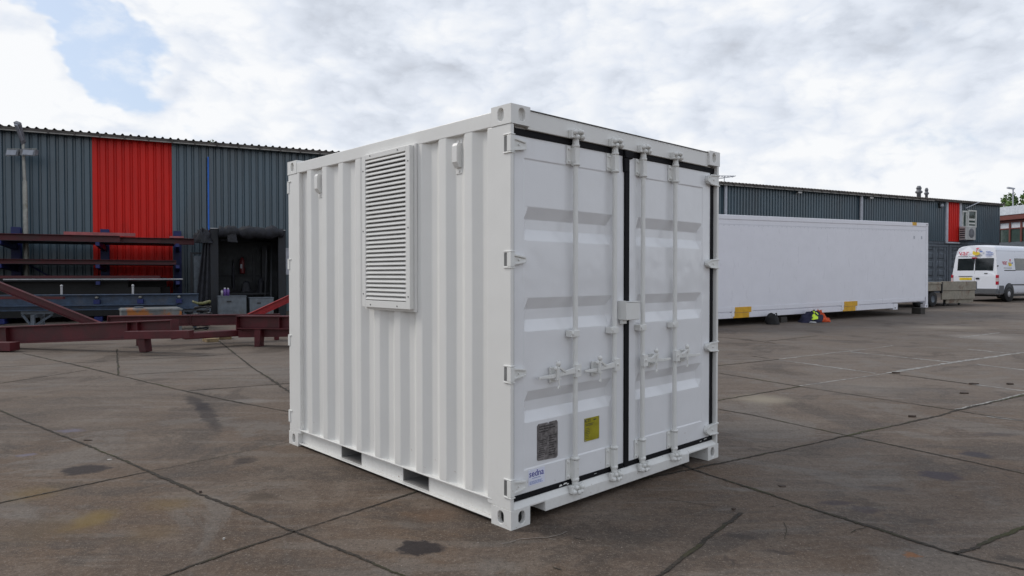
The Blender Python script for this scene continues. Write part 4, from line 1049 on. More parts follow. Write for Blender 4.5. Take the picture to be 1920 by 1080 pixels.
# three grey containers below the upper floor
def end_container(s0, label):
    P = fw(s0, -0.05, gh(fw(s0, 0, 0).y)); t = thing('grey_container', label, 'shipping container', P, FA, 'dark grey containers under the upper floor')
    h = 3.42 - P.z; w = 2.42
    mb = MB()
    for x in (0, w - 0.14): mb.box(x, x + 0.14, 0, 0.14, 0, h)
    mb.box(0.14, w - 0.14, 0, 0.14, h - 0.14, h); mb.box(0.14, w - 0.14, 0, 0.14, 0, 0.16); mb.build('frame', M['greycont'], t)
    mb = MB(); mb.box(0.0, 0.05, 0.15, 12.0, 0.1, h - 0.05); mb.box(w - 0.05, w, 0.15, 12.0, 0.1, h - 0.05); mb.box(0.05, w - 0.05, 0.15, 12.0, h - 0.12, h - 0.06); mb.build('body', M['greycont'], t)
    for x0, x1 in ((0.15, w / 2 - 0.01), (w / 2 + 0.01, w - 0.15)):
        mb = MB(); zs_ = [0.17]; d_ = [0.0]
        n5 = 5; st = (h - 0.34) / n5
        for k in range(n5):
            zb = 0.17 + k * st
            for f, dd in ((0.25, 0), (0.38, 0.05), (0.62, 0.05), (0.75, 0)): zs_.append(zb + f * st); d_.append(dd)
        zs_.append(h - 0.15); d_.append(0)
        for z, dd in zip(zs_, d_): mb.v += [(x0, 0.05, z), (x0 + 0.13, 0.05, z), (x0 + 0.17, 0.05 + dd, z), (x1 - 0.17, 0.05 + dd, z), (x1 - 0.13, 0.05, z), (x1, 0.05, z)]
        for j in range(len(zs_) - 1):
            for i in range(5): mb.f.append((6 * j + i, 6 * j + i + 1, 6 * j + 7 + i, 6 * j + 6 + i)); mb.sm.append(False)
        dr = mb.build('door', M['greycont'], t, fixn=False)
        mb = MB()
        for f in (0.25, 0.75): xx = x0 + (x1 - x0) * f; mb.tube((xx, 0.02, 0.1), (xx, 0.02, h - 0.05), 0.018, 8)
        mb.build('locking_rod', M['greycont'], dr)
end_container(44.95, 'dark grey container doors seen between the long white reefer and the van')
end_container(47.45, 'dark grey container doors straight behind the white van rear')
end_container(49.95, 'dark grey container below the corner of the warehouse, hidden by the van roof')

# building beyond
bl = at(1868, 455, 50.5); bd = (at(1990, 455, 45.5) - bl); ba = math.atan2(bd.y, bd.x)
t = thing('office_building', 'flat-roofed office with white fascia and red-brown window frames beyond the warehouse', 'building', (bl.x, bl.y, gh(bl.y)), ba)
def zz(py, Y=50.0): return at(1875, py, Y).z - gh(50)
Lb = 16.0
MB().box(-4, Lb, 0.0, 9, 0, zz(455)).build('lower_wall', M['greycont'], t)
MB().box(-4, Lb, -0.35, 9, zz(405), zz(389.5)).build('fascia', M['fascia'], t)
MB().box(-4, Lb, -0.30, 9, zz(414), zz(405) - 0.004).build('soffit_board', M['brownframe'], t)
k = 0; x = 0.15
while x < Lb - 1.1:
    mb = MB(); mb.box(x, x + 0.13, -0.03, 0.12, zz(455), zz(414)); mb.box(x + 0.13, x + 0.92, -0.02, 0.1, zz(431), zz(429)); mb.box(x + 0.13, x + 0.92, -0.02, 0.1, zz(419), zz(414)); wn = mb.build('window', M['brownframe'], t)
    MB().box(x + 0.13, x + 0.92, 0.04, 0.08, zz(429), zz(419)).build('top_panel', M['fascia'], wn)
    MB().box(x + 0.13, x + 0.92, 0.04, 0.08, zz(455), zz(431)).build('pane', M['winglass'], wn)
    x += 0.92
MB().box(-4, 0.15, 0.0, 0.12, zz(455), zz(414)).build('side_wall', M['greycont'], t)

# trees
def tree(name, label, loc, h, rc, seed, nl, leaf, base=0.3):
    rnd = random.Random(seed)
    t = thing(name, label, 'tree', loc)
    mb = MB(); segs = 7; top = Vector((0, 0, h * 0.72)); pts = [Vector((rnd.uniform(-.1, .1) * i * 0.3, rnd.uniform(-.1, .1) * i * 0.3, h * 0.72 * i / segs)) for i in range(segs + 1)]
    for i in range(segs): mb.tube(pts[i], pts[i + 1], 0.22 * (1 - i / segs * 0.8), 8, 0.22 * (1 - (i + 1) / segs * 0.8), cap=False)
    tips = []
    for k in range(22):
        i = rnd.randint(2, segs); a = rnd.uniform(0, 6.28); p = pts[i]
        e = p + Vector((math.cos(a) * rc * rnd.uniform(.4, .9), math.sin(a) * rc * rnd.uniform(.4, .9), h * rnd.uniform(0.05, 0.28)))
        mb.tube(p, e, 0.06, 6, 0.02, cap=False); tips.append(e)
    mb.build('trunk', M['bark'], t)
    cl_ = [(tp, rc * rnd.uniform(0.22, 0.42)) for tp in tips] + [(Vector((0, 0, h * 0.9)), rc * 0.35)]
    lf = MB()
    for k in range(nl):
        c, r = cl_[rnd.randrange(len(cl_))]
        d = Vector((rnd.gauss(0, 1), rnd.gauss(0, 1), rnd.gauss(0, 0.8))).normalized() * r * rnd.uniform(0.45, 1.08) ** 0.6
        p = c + d
        n_ = Vector((rnd.gauss(0, 1), rnd.gauss(0, 1), rnd.gauss(0.5, 1))).normalized(); a = n_.orthogonal().normalized(); b = n_.cross(a)
        q = leaf * rnd.uniform(0.6, 1.3)
        lf.add([p - a * q, p - b * q * 0.5, p + a * q, p + b * q * 0.5], [(0, 1, 2, 3)])
    lf.build('crown', M['leaf'], t, fixn=False)
P = at(1934, 400, 66); tree('broadleaf_tree', 'green broadleaf tree rising behind the flat-roofed office', (P.x, P.y, gh(P.y)), 8.9, 3.0, 4, 7000, 0.16)
P = at(404, 300, 41); tree('broadleaf_tree', 'tree whose twigs just show over the warehouse roof left of the container', (P.x, P.y, gh(P.y)), 9.55, 0.8, 9, 900, 0.10)
P = at(1899, 400, 60); t = thing('lamp_post', 'thin pale lamp post standing in front of the far tree', 'lamp post', (P.x, P.y, gh(P.y)))
hh = at(1899, 354, 60).z - gh(60)
MB().tube((0, 0, 0), (0, 0, hh), 0.08, 8, 0.05).build('pole', M['pvc'], t); MB().hexa([(-0.5, -.1, hh + .02), (0.1, -.1, hh - .05), (0.1, .1, hh - .05), (-0.5, .1, hh + .02), (-0.5, -.1, hh + .16), (0.1, -.1, hh + .06), (0.1, .1, hh + .06), (-0.5, .1, hh + .16)]).build('lamp_head', M['pvc'], t)

# ------------------------------------------------------------------ long white reefer
RA = R(29.56); RE = Vector((14.2507, 23.3, 0)); RU = Vector((math.cos(RA), math.sin(RA), 0))
rb = RE - RU * 12.19
tilt = 0.0134
rz0 = 0.442 - 12.19 * tilt
rf = thing('reefer_container', 'long smooth-sided white refrigerated container raised on timber blocks', 'shipping container', (rb.x, rb.y, rz0), RA, ry=-tilt)
RH = 2.888; RW = M['reefer']; RL = 12.19
# local x along the container, y away from the viewer
mb = MB(); mb.box(0.02, RL - 0.02, 0.014, 2.42, 0.36, RH - 0.13)
mb.build('side_wall', RW, rf, bevel=0.004)
mb = MB(); mb.box(0, RL, 0, 0.12, RH - 0.13, RH); mb.box(0, RL, 2.318, 2.438, RH - 0.13, RH); mb.box(0, RL, 0.12, 2.318, RH - 0.05, RH - 0.02); mb.build('top_rail', RW, rf, bevel=0.02)
mb = MB(); mb.box(0.18, RL - 0.18, 0.006, 0.12, 0.235, 0.36); mb.box(0.18, RL - 2.0, 0.045, 0.12, 0.05, 0.235); mb.box(0.18, RL - 0.18, 2.3, 2.43, 0.05, 0.36)
mb.box(0.1, RL - 0.1, 0.12, 2.3, 0.2, 0.35); mb.build('bottom_rail', RW, rf, bevel=0.006)
mb = MB(); mb.prism([(0.18, 0.055), (RL - 1.9, 0.055), (RL - 1.78, 0.20), (0.18, 0.20)], 'y', 0.012, 0.044); mb.build('lower_skirt', RW, rf, bevel=0.004)
for x in (0, RL - 0.178, RL - 2.0):
    for z in (0, RH - 0.118):
        if x > 5 and x < RL - 1 and z > 0: continue
        MB().box(x, x + (0.178 if x != RL - 2.0 else 0.24), -0.004, 0.16, z, z + (0.118 if not (x == RL - 2.0) else 0.2)).build('corner_casting', RW, rf, bevel=0.01)
        mb = MB(); mb.lathe([(0.001, -0.007), (0.028, -0.007), (0.03, -0.003)], (x + 0.09, 0, z + 0.06), 'y', 12); mb.build('casting_hole_shade', M['edge'], rf)  # grey disc painted as the shaded hole
for x in (0, RL - 0.12): MB().box(x, x + 0.12, 0.003, 0.12, 0.118, RH - 0.118).build('corner_post', RW, rf, bevel=0.006)
def rs(px, py):
    """distance along the reefer for a sight line"""
    nrm = Vector((RU.y, -RU.x, 0)); d = ray(px, py); C = Vector((0, 0, CZ)); t = (RE - C).dot(nrm) / d.dot(nrm); Q = C + d * t
    return (Q - rb).dot(RU), Q.z
for px in ((1377, 1408), (1582, 1607)):
    a, b = rs(px[0], 595)[0], rs(px[1], 590)[0]
    mb = MB(); mb.box(a + 0.03, b + 0.02, -0.004, 0.10, 0.20, 0.355); mb.box(a - 0.03, b - 0.06, 0.008, 0.10, 0.052, 0.196); tag(mb.build('forklift_guide', M['yellow'], rf, bevel=0.006), 'bright yellow painted forklift guide')
    mb = MB(); mb.box(a - 0.09, a + 0.0, -0.002, 0.03, 0.10, 0.358); mb.box(b - 0.03, b + 0.09, -0.002, 0.03, 0.06, 0.358); mb.build('guide_cheek', RW, rf)
s_, z_ = rs(1716, 422); tag(MB().box(s_ - 0.12, s_ + 0.12, -0.006, 0.13, RH - 0.10, RH + 0.004).build('yellow_marker', M['yellow'], rf), 'yellow height marker')
for px in (1716, 1730): s_, z_ = rs(px, 436); MB().box(s_ - 0.03, s_ + 0.03, 0.008, 0.0135, RH - 0.55, RH - 0.45).build('side_label', M['pvc'], rf)
mb = MB()
for k in range(60): x = 0.3 + k * 0.195; mb.box(x, x + 0.02, 0.010, 0.0138, RH - 0.30, RH - 0.285)
mb.box(0.12, RL - 0.12, 0.010, 0.0138, RH - 0.262, RH - 0.256); mb.build('rivet_line', M['pvc'], rf)
for k, (x, lab) in enumerate(((RL - 0.16, 'dark timber block under the right corner of the long white reefer'), (RL - 7.2, 'dark timber block under the middle of the long white reefer'), (0.1, 'dark timber block under the hidden left end of the long white reefer'))):
    q = rb + RU * x; hb = rz0 + x * tilt - gh(q.y)
    tag(MB().box(-0.22, 0.04, 0.03, 0.34, 0, hb - 0.004).build('timber_block', M['darkwood']), lab, 'timber block', 'timber blocks under the reefer')
    o = bpy.data.objects[-1] if False else None
tb = [o for o in COL.objects if o.name.startswith('timber_block')]
for o, x in zip(tb, (RL - 0.16, RL - 7.2, 0.1)): q = rb + RU * x; o.location = (q.x, q.y, gh(q.y)); o.rotation_euler = (0, 0, RA)

# clothes and bag on the ground
def mound(mb, sx, sy, h, seed, n=26, m_=10, fold=0.35, lean=(0, 0)):
    vs, fs = [], []
    for j in range(m_ + 1):
        t = j / m_; r = math.cos(t * math.pi / 2) ** 0.8 if j < m_ else 0.0; z = math.sin(t * math.pi / 2) * h
        for i in range(n):
            a = 2 * math.pi * i / n; q = noise.noise(Vector((math.cos(a) * 1.6 + seed, math.sin(a) * 1.6, t * 2.2))); q2 = noise.noise(Vector((math.cos(a) * 4 + seed, math.sin(a) * 4, t * 5)))
            k = 1 + fold * (q + 0.6 * q2)
            vs.append((math.cos(a) * sx * r * k + lean[0] * t, math.sin(a) * sy * r * k + lean[1] * t, max(0.0, z * (1 + fold * (q2 * 0.8)))))
    for j in range(m_):
        for i in range(n): fs.append((j * n + i, j * n + (i + 1) % n, (j + 1) * n + (i + 1) % n, (j + 1) * n + i))
    mb.add(vs, fs, True); return mb
P = G(1449, 608); t = thing('bag', 'slumped black bag on the ground against the long white reefer', 'bag', P, RA); t.scale = (1, 1, 0.66)
mound(MB(), 0.20, 0.17, 0.46, 3.0, fold=0.2, lean=(-0.10, 0)).build('bag_body', M['blackcloth'], t); MB().path([(-0.12, -0.1, 0.38), (-0.05, -0.16, 0.49), (0.05, -0.1, 0.36)], 0.014, 8).build('bag_strap', M['blackcloth'], t)
P = G(1519, 604); t = thing('work_jacket', 'crumpled navy work jacket with hi-vis yellow on the ground by the reefer', 'jacket', P, RA); t.scale = (1, 1, 0.66)
mound(MB(), 0.36, 0.26, 0.46, 5.0, fold=0.4, lean=(0.16, 0.0)).build('jacket_body', M['navy'], t)
mb = MB()
mb.hexa([(-0.22, -0.26, 0.12), (-0.02, -0.30, 0.16), (0.0, -0.22, 0.18), (-0.20, -0.16, 0.14), (-0.06, -0.20, 0.36), (0.10, -0.20, 0.38), (0.10, -0.10, 0.40), (-0.06, -0.10, 0.38)])
mb.hexa([(-0.02, -0.20, 0.30), (0.14, -0.20, 0.34), (0.16, -0.08, 0.34), (0.0, -0.08, 0.32), (-0.02, -0.14, 0.50), (0.10, -0.16, 0.44), (0.12, -0.08, 0.46), (0.0, -0.06, 0.54)])
o = mb.build('hi_vis_patch', M['hivis'], t, bevel=0.03, seg=3)
MB().hexa([(-0.34, -0.28, 0.02), (-0.12, -0.30, 0.0), (-0.12, -0.24, 0.0), (-0.34, -0.22, 0.02), (-0.30, -0.28, 0.07), (-0.13, -0.29, 0.05), (-0.13, -0.25, 0.06), (-0.30, -0.23, 0.08)]).build('reflective_strip', M['palesteel'], t)
P = G(1541, 603); t = thing('overalls', 'crumpled orange-red overalls beside the navy jacket', 'overalls', P, RA); t.scale = (1, 1, 0.66)
mound(MB(), 0.26, 0.20, 0.20, 11.0, fold=0.5).build('trouser_leg', M['orange'], t)
mound(MB(), 0.16, 0.14, 0.46, 15.0, fold=0.45, lean=(-0.14, 0.02)).build('overalls_body', M['orange'], t)

# ------------------------------------------------------------------ van
VA = R(29.5); VU = Vector((math.cos(VA), math.sin(VA), 0)); VL = Vector((-VU.y, VU.x, 0))
vc = at(1871, 520, 30.4); vc.z = 0
vo = vc + VL * 0.985
van = thing('van', 'white high-roof passenger van seen from behind, with a red and yellow logo', 'van', (vo.x, vo.y, gh(vo.y)), VA)
prof = [(0.34, 0.90), (0.45, 0.955), (0.62, 0.975), (0.95, 0.985), (1.15, 0.975), (1.30, 0.968), (1.70, 0.925), (2.10, 0.875), (2.32, 0.835), (2.45, 0.78), (2.53, 0.66), (2.575, 0.40), (2.585, 0.0)]
def rearx(z): return 0.0 if z < 1.1 else (z - 1.1) * 0.11 + (0.0 if z < 2.42 else (z - 2.42) * 0.9)
stations = [0.0, 0.10, 1.0, 2.0, 3.0, 3.9, 4.35, 4.8, 5.25, 5.55]
def vh(x, z):
    if x <= 3.9: return z
    lim = {4.35: 2.1, 4.8: 1.45, 5.25: 1.15, 5.55: 0.85}[x]; return min(z, lim) if z > 0.6 else z
mb = MB(); prf = [(z, w) for z, w in prof]; ringn = len(prf) * 2 - 1
for x in stations:
    ring = []
    for sgn, seq in ((-1, prf), (1, prf[::-1][1:])):
        for z, w in seq:
            zz_ = vh(x, z); ww = w
            if zz_ < z: ww = w * 0.98 if z < 2.3 else w
            if x >= 5.25: ww *= 0.9
            if x == 0.0: ww = w * 0.972; 
            xx = x + (rearx(z) if x < 0.5 else 0)
            ring.append((xx, sgn * ww, zz_))
    mb.v += ring
n = ringn
for j in range(len(stations) - 1):
    for i in range(n): mb.f.append((j * n + i, j * n + (i + 1) % n, (j + 1) * n + (i + 1) % n, (j + 1) * n + i)); mb.sm.append(i != n - 1)
mb.f.append(tuple(range(n))); mb.sm.append(False); mb.f.append(tuple(range((len(stations) - 1) * n, len(stations) * n))); mb.sm.append(False)
body = mb.build('body', M['vanwhite'], van)
def rp(y, z, d=0.0):                     # point on the rear face (y to the van's left)
    return (rearx(z) - 0.004 - d, y, z)
def rpatch(y0, y1, z0, z1, th=0.006, zi=0.0):
    m_ = MB()
    zs_ = [z0 + (z1 - z0) * k / 4 for k in range(5)]
    for a_, b_ in zip(zs_[:-1], zs_[1:]):
        m_.hexa([(rearx(a_) - th, y0, a_), (rearx(a_) - th, y1, a_), (rearx(a_) + 0.02, y1, a_), (rearx(a_) + 0.02, y0, a_), (rearx(b_) - th, y0, b_), (rearx(b_) - th, y1, b_), (rearx(b_) + 0.02, y1, b_), (rearx(b_) + 0.02, y0, b_)])
    return m_
# rear doors windows; y positive is the left side, further from the viewer
rpatch(0.03, 0.74, 1.42, 1.98).build('rear_window', M['glass'], van)
rpatch(-0.76, -0.02, 1.42, 1.98).build('rear_window', M['glass'], van)
rpatch(-0.012, -0.004, 0.62, 2.30, 0.003).build('door_seam', M['edge'], van)
rpatch(-0.06, 0.14, 1.98, 2.03, 0.02).build('brake_light', M['taillight'], van)
for sy in (-1, 1):
    mb = MB(); y0, y1 = sorted((sy * 0.90, sy * 0.992)); mb.box(-0.015, 0.10, y0, y1, 1.08, 1.22); mb.box(-0.015, 0.10, y0, y1, 0.78, 0.93); tl = mb.build('tail_light', M['taillight'], van, bevel=0.01)
    MB().box(-0.012, 0.09, y0, y1, 0.931, 1.079).build('reversing_lens', M['lens'], tl)
    MB().sphere((0.02, sy * 0.965, 1.62), 0.035).build('door_hinge', M['black'], van)
MB().box(-0.10, 0.14, -0.97, 0.97, 0.36, 0.60).box(0.14, 0.55, -0.995, -0.955, 0.38, 0.74).box(0.14, 0.55, 0.955, 0.995, 0.38, 0.74).build('bumper', M['bumper'], van, bevel=0.03)
rpatch(0.10, 0.62, 0.98, 1.09, 0.012).build('number_plate', M['yellowink'], van)
rpatch(0.08, 0.66, 1.14, 1.17, 0.02).build('plate_lamp_bar', M['bumper'], van)
rpatch(-0.22, -0.08, 1.02, 1.09, 0.02).build('door_handle', M['black'], van)
rpatch(-0.55, -0.42, 1.26, 1.30, 0.012).build('door_badge', M['black'], van)
def rear_text(s, size, y, z, m_, nm):
    d = Vector((0.11, 0, 1)).normalized()
    return text(nm, s, size, m_, van, face_mtx((rearx(z) - 0.006, y, z), (0, -1, 0), d), ext=0.002, bold=0.0)
rear_text('var', 0.36, 0.50, 2.235, M['redink'], 'logo_text')
def logo(m_, cx, cz, k, P):
    a = MB(); b = MB(); c = MB()
    def ell(mb_, u, v, ru, rv, dd):
        pts = [P(cx + (u + ru * math.cos(t_ * math.pi / 8)) * k, cz + (v + rv * math.sin(t_ * math.pi / 8)) * k, dd) for t_ in range(16)]
        mb_.add(pts, [tuple(range(16))])
    ell(a, 0, 0, 0.15, 0.075, 0.006); ell(a, -0.1, 0.06, 0.05, 0.05, 0.007); a.build('logo_bowl', M['yellowink'], van, fixn=False)
    b.add([P(cx + 0.0 * k, cz + 0.05 * k, 0.008), P(cx + 0.03 * k, cz + 0.05 * k, 0.008), P(cx + 0.05 * k, cz + 0.22 * k, 0.008), P(cx + 0.01 * k, cz + 0.22 * k, 0.008)], [(0, 1, 2, 3)]); ell(b, 0.04, 0.22, 0.07, 0.03, 0.009); b.build('logo_flame', M['redink'], van, fixn=False)
    ell(c, 0.2, 0.08, 0.06, 0.035, 0.008); c.build('logo_drop', M['blueink'], van, fixn=False)
logo(None, 0.02, 2.20, 1.05, lambda u, z, dd: (rearx(z) - dd, -u, z))
mb = MB()
for k, (u0, u1, z) in enumerate([(0.75, 0.32, 2.07), (0.28, -0.10, 2.07)]): mb.box(rearx(z) - 0.006, rearx(z), u1, u0, z - 0.012, z + 0.012)
mb.build('web_address', M['edge'], van)
mb = MB()
for z, u1 in ((2.28, -0.62), (2.22, -0.72), (2.15, -0.72), (2.08, -0.66)): mb.box(rearx(z) - 0.006, rearx(z), u1, -0.42, z - 0.012, z + 0.012)
mb.build('blue_text_lines', M['blueink'], van)
# right side (local -y)
def sy_at(z):
    for (z0_, w0), (z1_, w1) in zip(prof[:-1], prof[1:]):
        if z0_ <= z <= z1_: return w0 + (w1 - w0) * (z - z0_) / (z1_ - z0_)
    return prof[-1][1]
def spatch(x0, x1, z0, z1, th=0.005, side=-1):
    m_ = MB(); zs_ = [z0 + (z1 - z0) * k / 4 for k in range(5)]
    for a_, b_ in zip(zs_[:-1], zs_[1:]):
        wa, wb = sy_at(a_), sy_at(b_)
        q = [(x0, side * (wa + th), a_), (x1, side * (wa + th), a_), (x1, side * (wa - 0.02), a_), (x0, side * (wa - 0.02), a_), (x0, side * (wb + th), b_), (x1, side * (wb + th), b_), (x1, side * (wb - 0.02), b_), (x0, side * (wb - 0.02), b_)]
        m_.hexa(q)
    return m_
for sd_ in (-1, 1):
    spatch(1.62, 2.75, 1.42, 1.98, side=sd_).build('side_window', M['glass'], van); spatch(2.85, 3.85, 1.42, 1.98, side=sd_).build('side_window', M['glass'], van)
    spatch(0.60, 1.60, 1.40, 1.44, side=sd_).build('trim_strip', M['black'], van)
    spatch(1.15, 4.3, 0.74, 0.80, 0.012, side=sd_).build('rub_strip', M['bumper'], van)
    spatch(0.12, 5.0, 2.30, 2.312, 0.003, side=sd_).build('roof_seam', M['pvc'], van)
    for x in (1.60, 2.80, 3.95): spatch(x, x + 0.008, 0.5, 2.3, 0.002, side=sd_).build('panel_seam', M['pvc'], van)
dS = Vector((0, 0.108, 1)).normalized()
text('logo_text', 'var', 0.34, M['redink'], van, face_mtx((0.72, -sy_at(1.78) - 0.008, 1.78), (1, 0, 0), dS), ext=0.002, bold=0.0)
logo(None, 1.18, 1.68, 1.0, lambda u, z, dd: (u, -sy_at(z) - dd, z))
mb = MB(); z = 1.53; mb.box(0.58, 1.32, -sy_at(z) - 0.006, -sy_at(z), z - 0.012, z + 0.012); mb.build('web_address', M['edge'], van)
for x in (1.0, 4.45):
    for sy in (-1, 1):
        mb = MB(); yo = sy * 0.962
        mb.lathe([(0.001, 0), (0.46, 0), (0.46, 0.012), (0.001, 0.012)], (x, yo + (0.012 if sy < 0 else -0.024) - 0.001 * 0, 0.42), 'y', 28)
        yy = -0.993 if sy < 0 else 0.981
        mb2 = MB(); mb2.lathe([(0.001, 0), (0.43, 0), (0.43, 0.012), (0.001, 0.012)], (x, yy, 0.42), 'y', 28)
        wa = mb2.build('wheel_arch', M['black'], van)
        wv_ = MB(); y0 = sy * 0.78; y1 = sy * 1.0
        wv_.lathe([(0.20, y0), (0.33, y0), (0.345, y0 + (y1 - y0) * .15), (0.345, y0 + (y1 - y0) * .85), (0.33, y1), (0.21, y1 - sy * 0.01)], (x, 0, 0.345), 'y', 28)
        w = wv_.build('wheel', M['tyre'], van)
        rm = MB(); rm.lathe([(0.22, y1 - sy * 0.02), (0.19, y1 - sy * 0.03), (0.15, y1 - sy * 0.01), (0.07, y1 + sy * 0.002), (0.001, y1 + sy * 0.004)], (x, 0, 0.345), 'y', 20)
        rm.build('hub_cap', M['rim'], w)
MB().box(0.4, 5.2, -0.85, 0.85, 0.24, 0.40).build('underbody', M['black'], van)

# ------------------------------------------------------------------ flatbed trailer
TA = R(29.5); TU = Vector((math.cos(TA), math.sin(TA), 0))
t0 = at(1765, 560, 27.4); tz = gh(27.4)
tr = thing('flatbed_trailer', 'low flatbed trailer with rust-stained beige side boards between the reefer and the van', 'trailer', (t0.x, t0.y, tz), TA)
tb0 = at(1765, 528.5, 27.4).z - tz; tb1 = at(1765, 545, 27.4).z - tz; tb2 = at(1765, 562, 27.4).z - tz
MB().box(-4.5, 2.5, 0.02, 2.2, tb0 - 0.12, tb0 - 0.04).build('bed', M['trailer'], tr)
MB().box(-4.5, -0.06, -0.02, 0.02, tb0 - 0.36, tb0 + 0.0).box(-4.5, -0.06, -0.05, -0.021, tb0 - 0.09, tb0 - 0.02).build('side_rail', M['trailer'], tr, bevel=0.01)
MB().box(0.0, 2.5, -0.06, 0.03, tb1, tb0 + 0.02).build('side_board', M['trailer'], tr, bevel=0.012)
MB().box(0.0, 2.46, -0.03, 0.03, tb2, tb1 - 0.012).box(0.45, 2.5, 0.05, 0.10, tb2 - 0.16, tb2 + 0.02).build('side_skirt', M['trailer'], tr, bevel=0.01)
MB().box(2.5, 2.58, -0.05, 2.2, tb1 - 0.02, tb0).build('end_board', M['steelgrey'], tr)
MB().box(-0.05, 0.0, -0.05, 0.04, tb1 - 0.1, tb0).box(-4.4, 2.4, 0.5, 0.6, tb1 - 0.05, tb0 - 0.13).box(-4.4, 2.4, 1.6, 1.7, tb1 - 0.05, tb0 - 0.13).build('chassis', M['black'], tr)
for x in (-0.55, -1.35):
    for y in (0.02, 1.95):
        m_ = MB(); m_.lathe([(0.14, y), (0.29, y), (0.31, y + .03), (0.31, y + .19), (0.29, y + .22), (0.14, y + .22)], (x, 0, 0.31), 'y', 24); w = m_.build('wheel', M['tyre'], tr)
        m_ = MB(); yy = y - 0.0 if y < 1 else y + .22; m_.lathe([(0.15, yy), (0.13, yy + .02), (0.001, yy + .01)], (x, 0, 0.31), 'y', 16); m_.build('rim', M['steelgrey'], w)
for (x0, dx) in ((0.6, 0.0), (1.7, 0.3)): MB().tube((x0, 0.2, 0.02), (x0, 0.2, tb1), 0.05, 8).build('support_leg', M['black'], tr)

# ------------------------------------------------------------------ lamp post at the left edge
P = at(48, 600, 20.75); gz = gh(P.y); t = thing('lamp_post', 'old galvanised lamp post with twin floodlights standing before the warehouse at far left', 'lamp post', (P.x, P.y, gz))
def lz(py): return at(48, py, 20.75).z - gz
MB().tube((0.06, 0, 0), (0.03, 0, lz(340)), 0.075, 12, 0.062).tube((0.03, 0, lz(340)), (0, 0, lz(290)), 0.045, 12, 0.040).build('pole', M['galv'], t)
MB().tube((0, 0, lz(295)), (0.0, 0, lz(270)), 0.038, 10).tube((0, 0, lz(270)), (0.05, -0.12, lz(258)), 0.03, 10).build('arm', M['galv'], t)
mb = MB(); mb.hexa([(-0.02, -0.06, lz(274)), (0.07, -0.06, lz(266)), (0.07, 0.05, lz(266)), (-0.02, 0.05, lz(274)), (0.09, -0.55, lz(236)), (0.25, -0.55, lz(240)), (0.25, -0.40, lz(235)), (0.09, -0.40, lz(231))])
mb.build('lamp_head', M['lampgrey'], t, bevel=0.03, seg=3)
mb = MB(); mb.hexa([(0.03, -0.13, lz(268)), (0.09, -0.13, lz(264)), (0.09, -0.09, lz(263)), (0.03, -0.09, lz(267)), (0.13, -0.57, lz(241)), (0.23, -0.57, lz(243)), (0.23, -0.52, lz(240)), (0.13, -0.52, lz(238))]); mb.build('lamp_glass', M['lampglass'], t, bevel=0.01)
MB().box(-0.06, 0.06, -0.08, 0.06, lz(292), lz(280)).build('cross_bracket', M['lampgrey'], t, bevel=0.01)
for x0, x1, sk in ((-0.42, -0.07, 0.0), (0.09, 0.44, 0.03)):
    z0_, z1_ = lz(294), lz(281)
    mb = MB(); mb.hexa([(x0, -0.20 - sk, z0_), (x1, -0.16, z0_ - 0.01), (x1, 0.02, z0_ + 0.05), (x0, 0.02, z0_ + 0.05), (x0, -0.12 - sk, z1_), (x1, -0.10, z1_ - 0.01), (x1, 0.05, z1_), (x0, 0.05, z1_)])
    fl = mb.build('floodlight', M['lampgrey'], t, bevel=0.012)
    mb = MB(); mb.hexa([(x0 + 0.04, -0.205 - sk, z0_ + 0.03), (x1 - 0.04, -0.18, z0_ + 0.02), (x1 - 0.04, -0.14, z0_ + 0.02), (x0 + 0.04, -0.16, z0_ + 0.03), (x0 + 0.04, -0.15 - sk, z1_ - 0.03), (x1 - 0.04, -0.125, z1_ - 0.035), (x1 - 0.04, -0.09, z1_ - 0.03), (x0 + 0.04, -0.10, z1_ - 0.03)]); mb.build('floodlight_glass', M['lampglass'], fl)
    MB().path([(x0 - 0.01, -0.05, z0_), (x0 - 0.02, -0.06, z1_ + 0.02), (x1 + 0.01, -0.06, z1_ + 0.015)], 0.010, 6).build('yoke', M['galv'], fl)

# ------------------------------------------------------------------ steel rack and its load
def ibeam_mb(L_, h, w, tf=0.014, tw=0.010, stiff=()):
    mb = MB(); mb.box(0, L_, -w / 2, w / 2, 0, tf); mb.box(0, L_, -w / 2, w / 2, h - tf, h); mb.box(0.001, L_ - 0.001, -tw / 2, tw / 2, tf, h - tf)
    for s in stiff: mb.box(s, s + 0.014, -w / 2 + 0.005, w / 2 - 0.005, tf, h - tf)
    return mb
def channel_mb(L_, h, w, t=0.012):
    mb = MB(); mb.box(0, L_, -w / 2, w / 2, 0, t); mb.box(0, L_, -w / 2, w / 2, h - t, h); mb.box(0.001, L_ - 0.001, w / 2 - t, w / 2 - 0.001, t, h - t); return mb
def lay(mb, name, m_, A, B, label, cat, group=None, roll=0.0, bevel=0.003):
    """lay a member built along +x from world point A towards B (A, B give its underside)"""
    d = B - A; rz = math.atan2(d.y, d.x); ry = -math.atan2(d.z, math.hypot(d.x, d.y))
    o = mb.build(name, m_, None, bevel=bevel); o.location = A; o.rotation_euler = (roll, ry, rz)
    return tag(o, label, cat, group)
RO = 0.16                                    # rack post line in front of the wall
rk_s = [fac(px, 470, RO)[0] for px in (-140, 31, 197, 333)]
P = fw(rk_s[0], RO, 0); g0 = gh(P.y)
rk = thing('cantilever_rack', 'blue cantilever storage rack in front of the warehouse wall, holding red steel beams', 'storage rack', (P.x, P.y, g0 - 0.0), FA)
ztop = fac(197, 430, RO)[1] - g0
levels = [fac(197, y, 1.4)[1] - g0 for y in (457, 497, 527)]
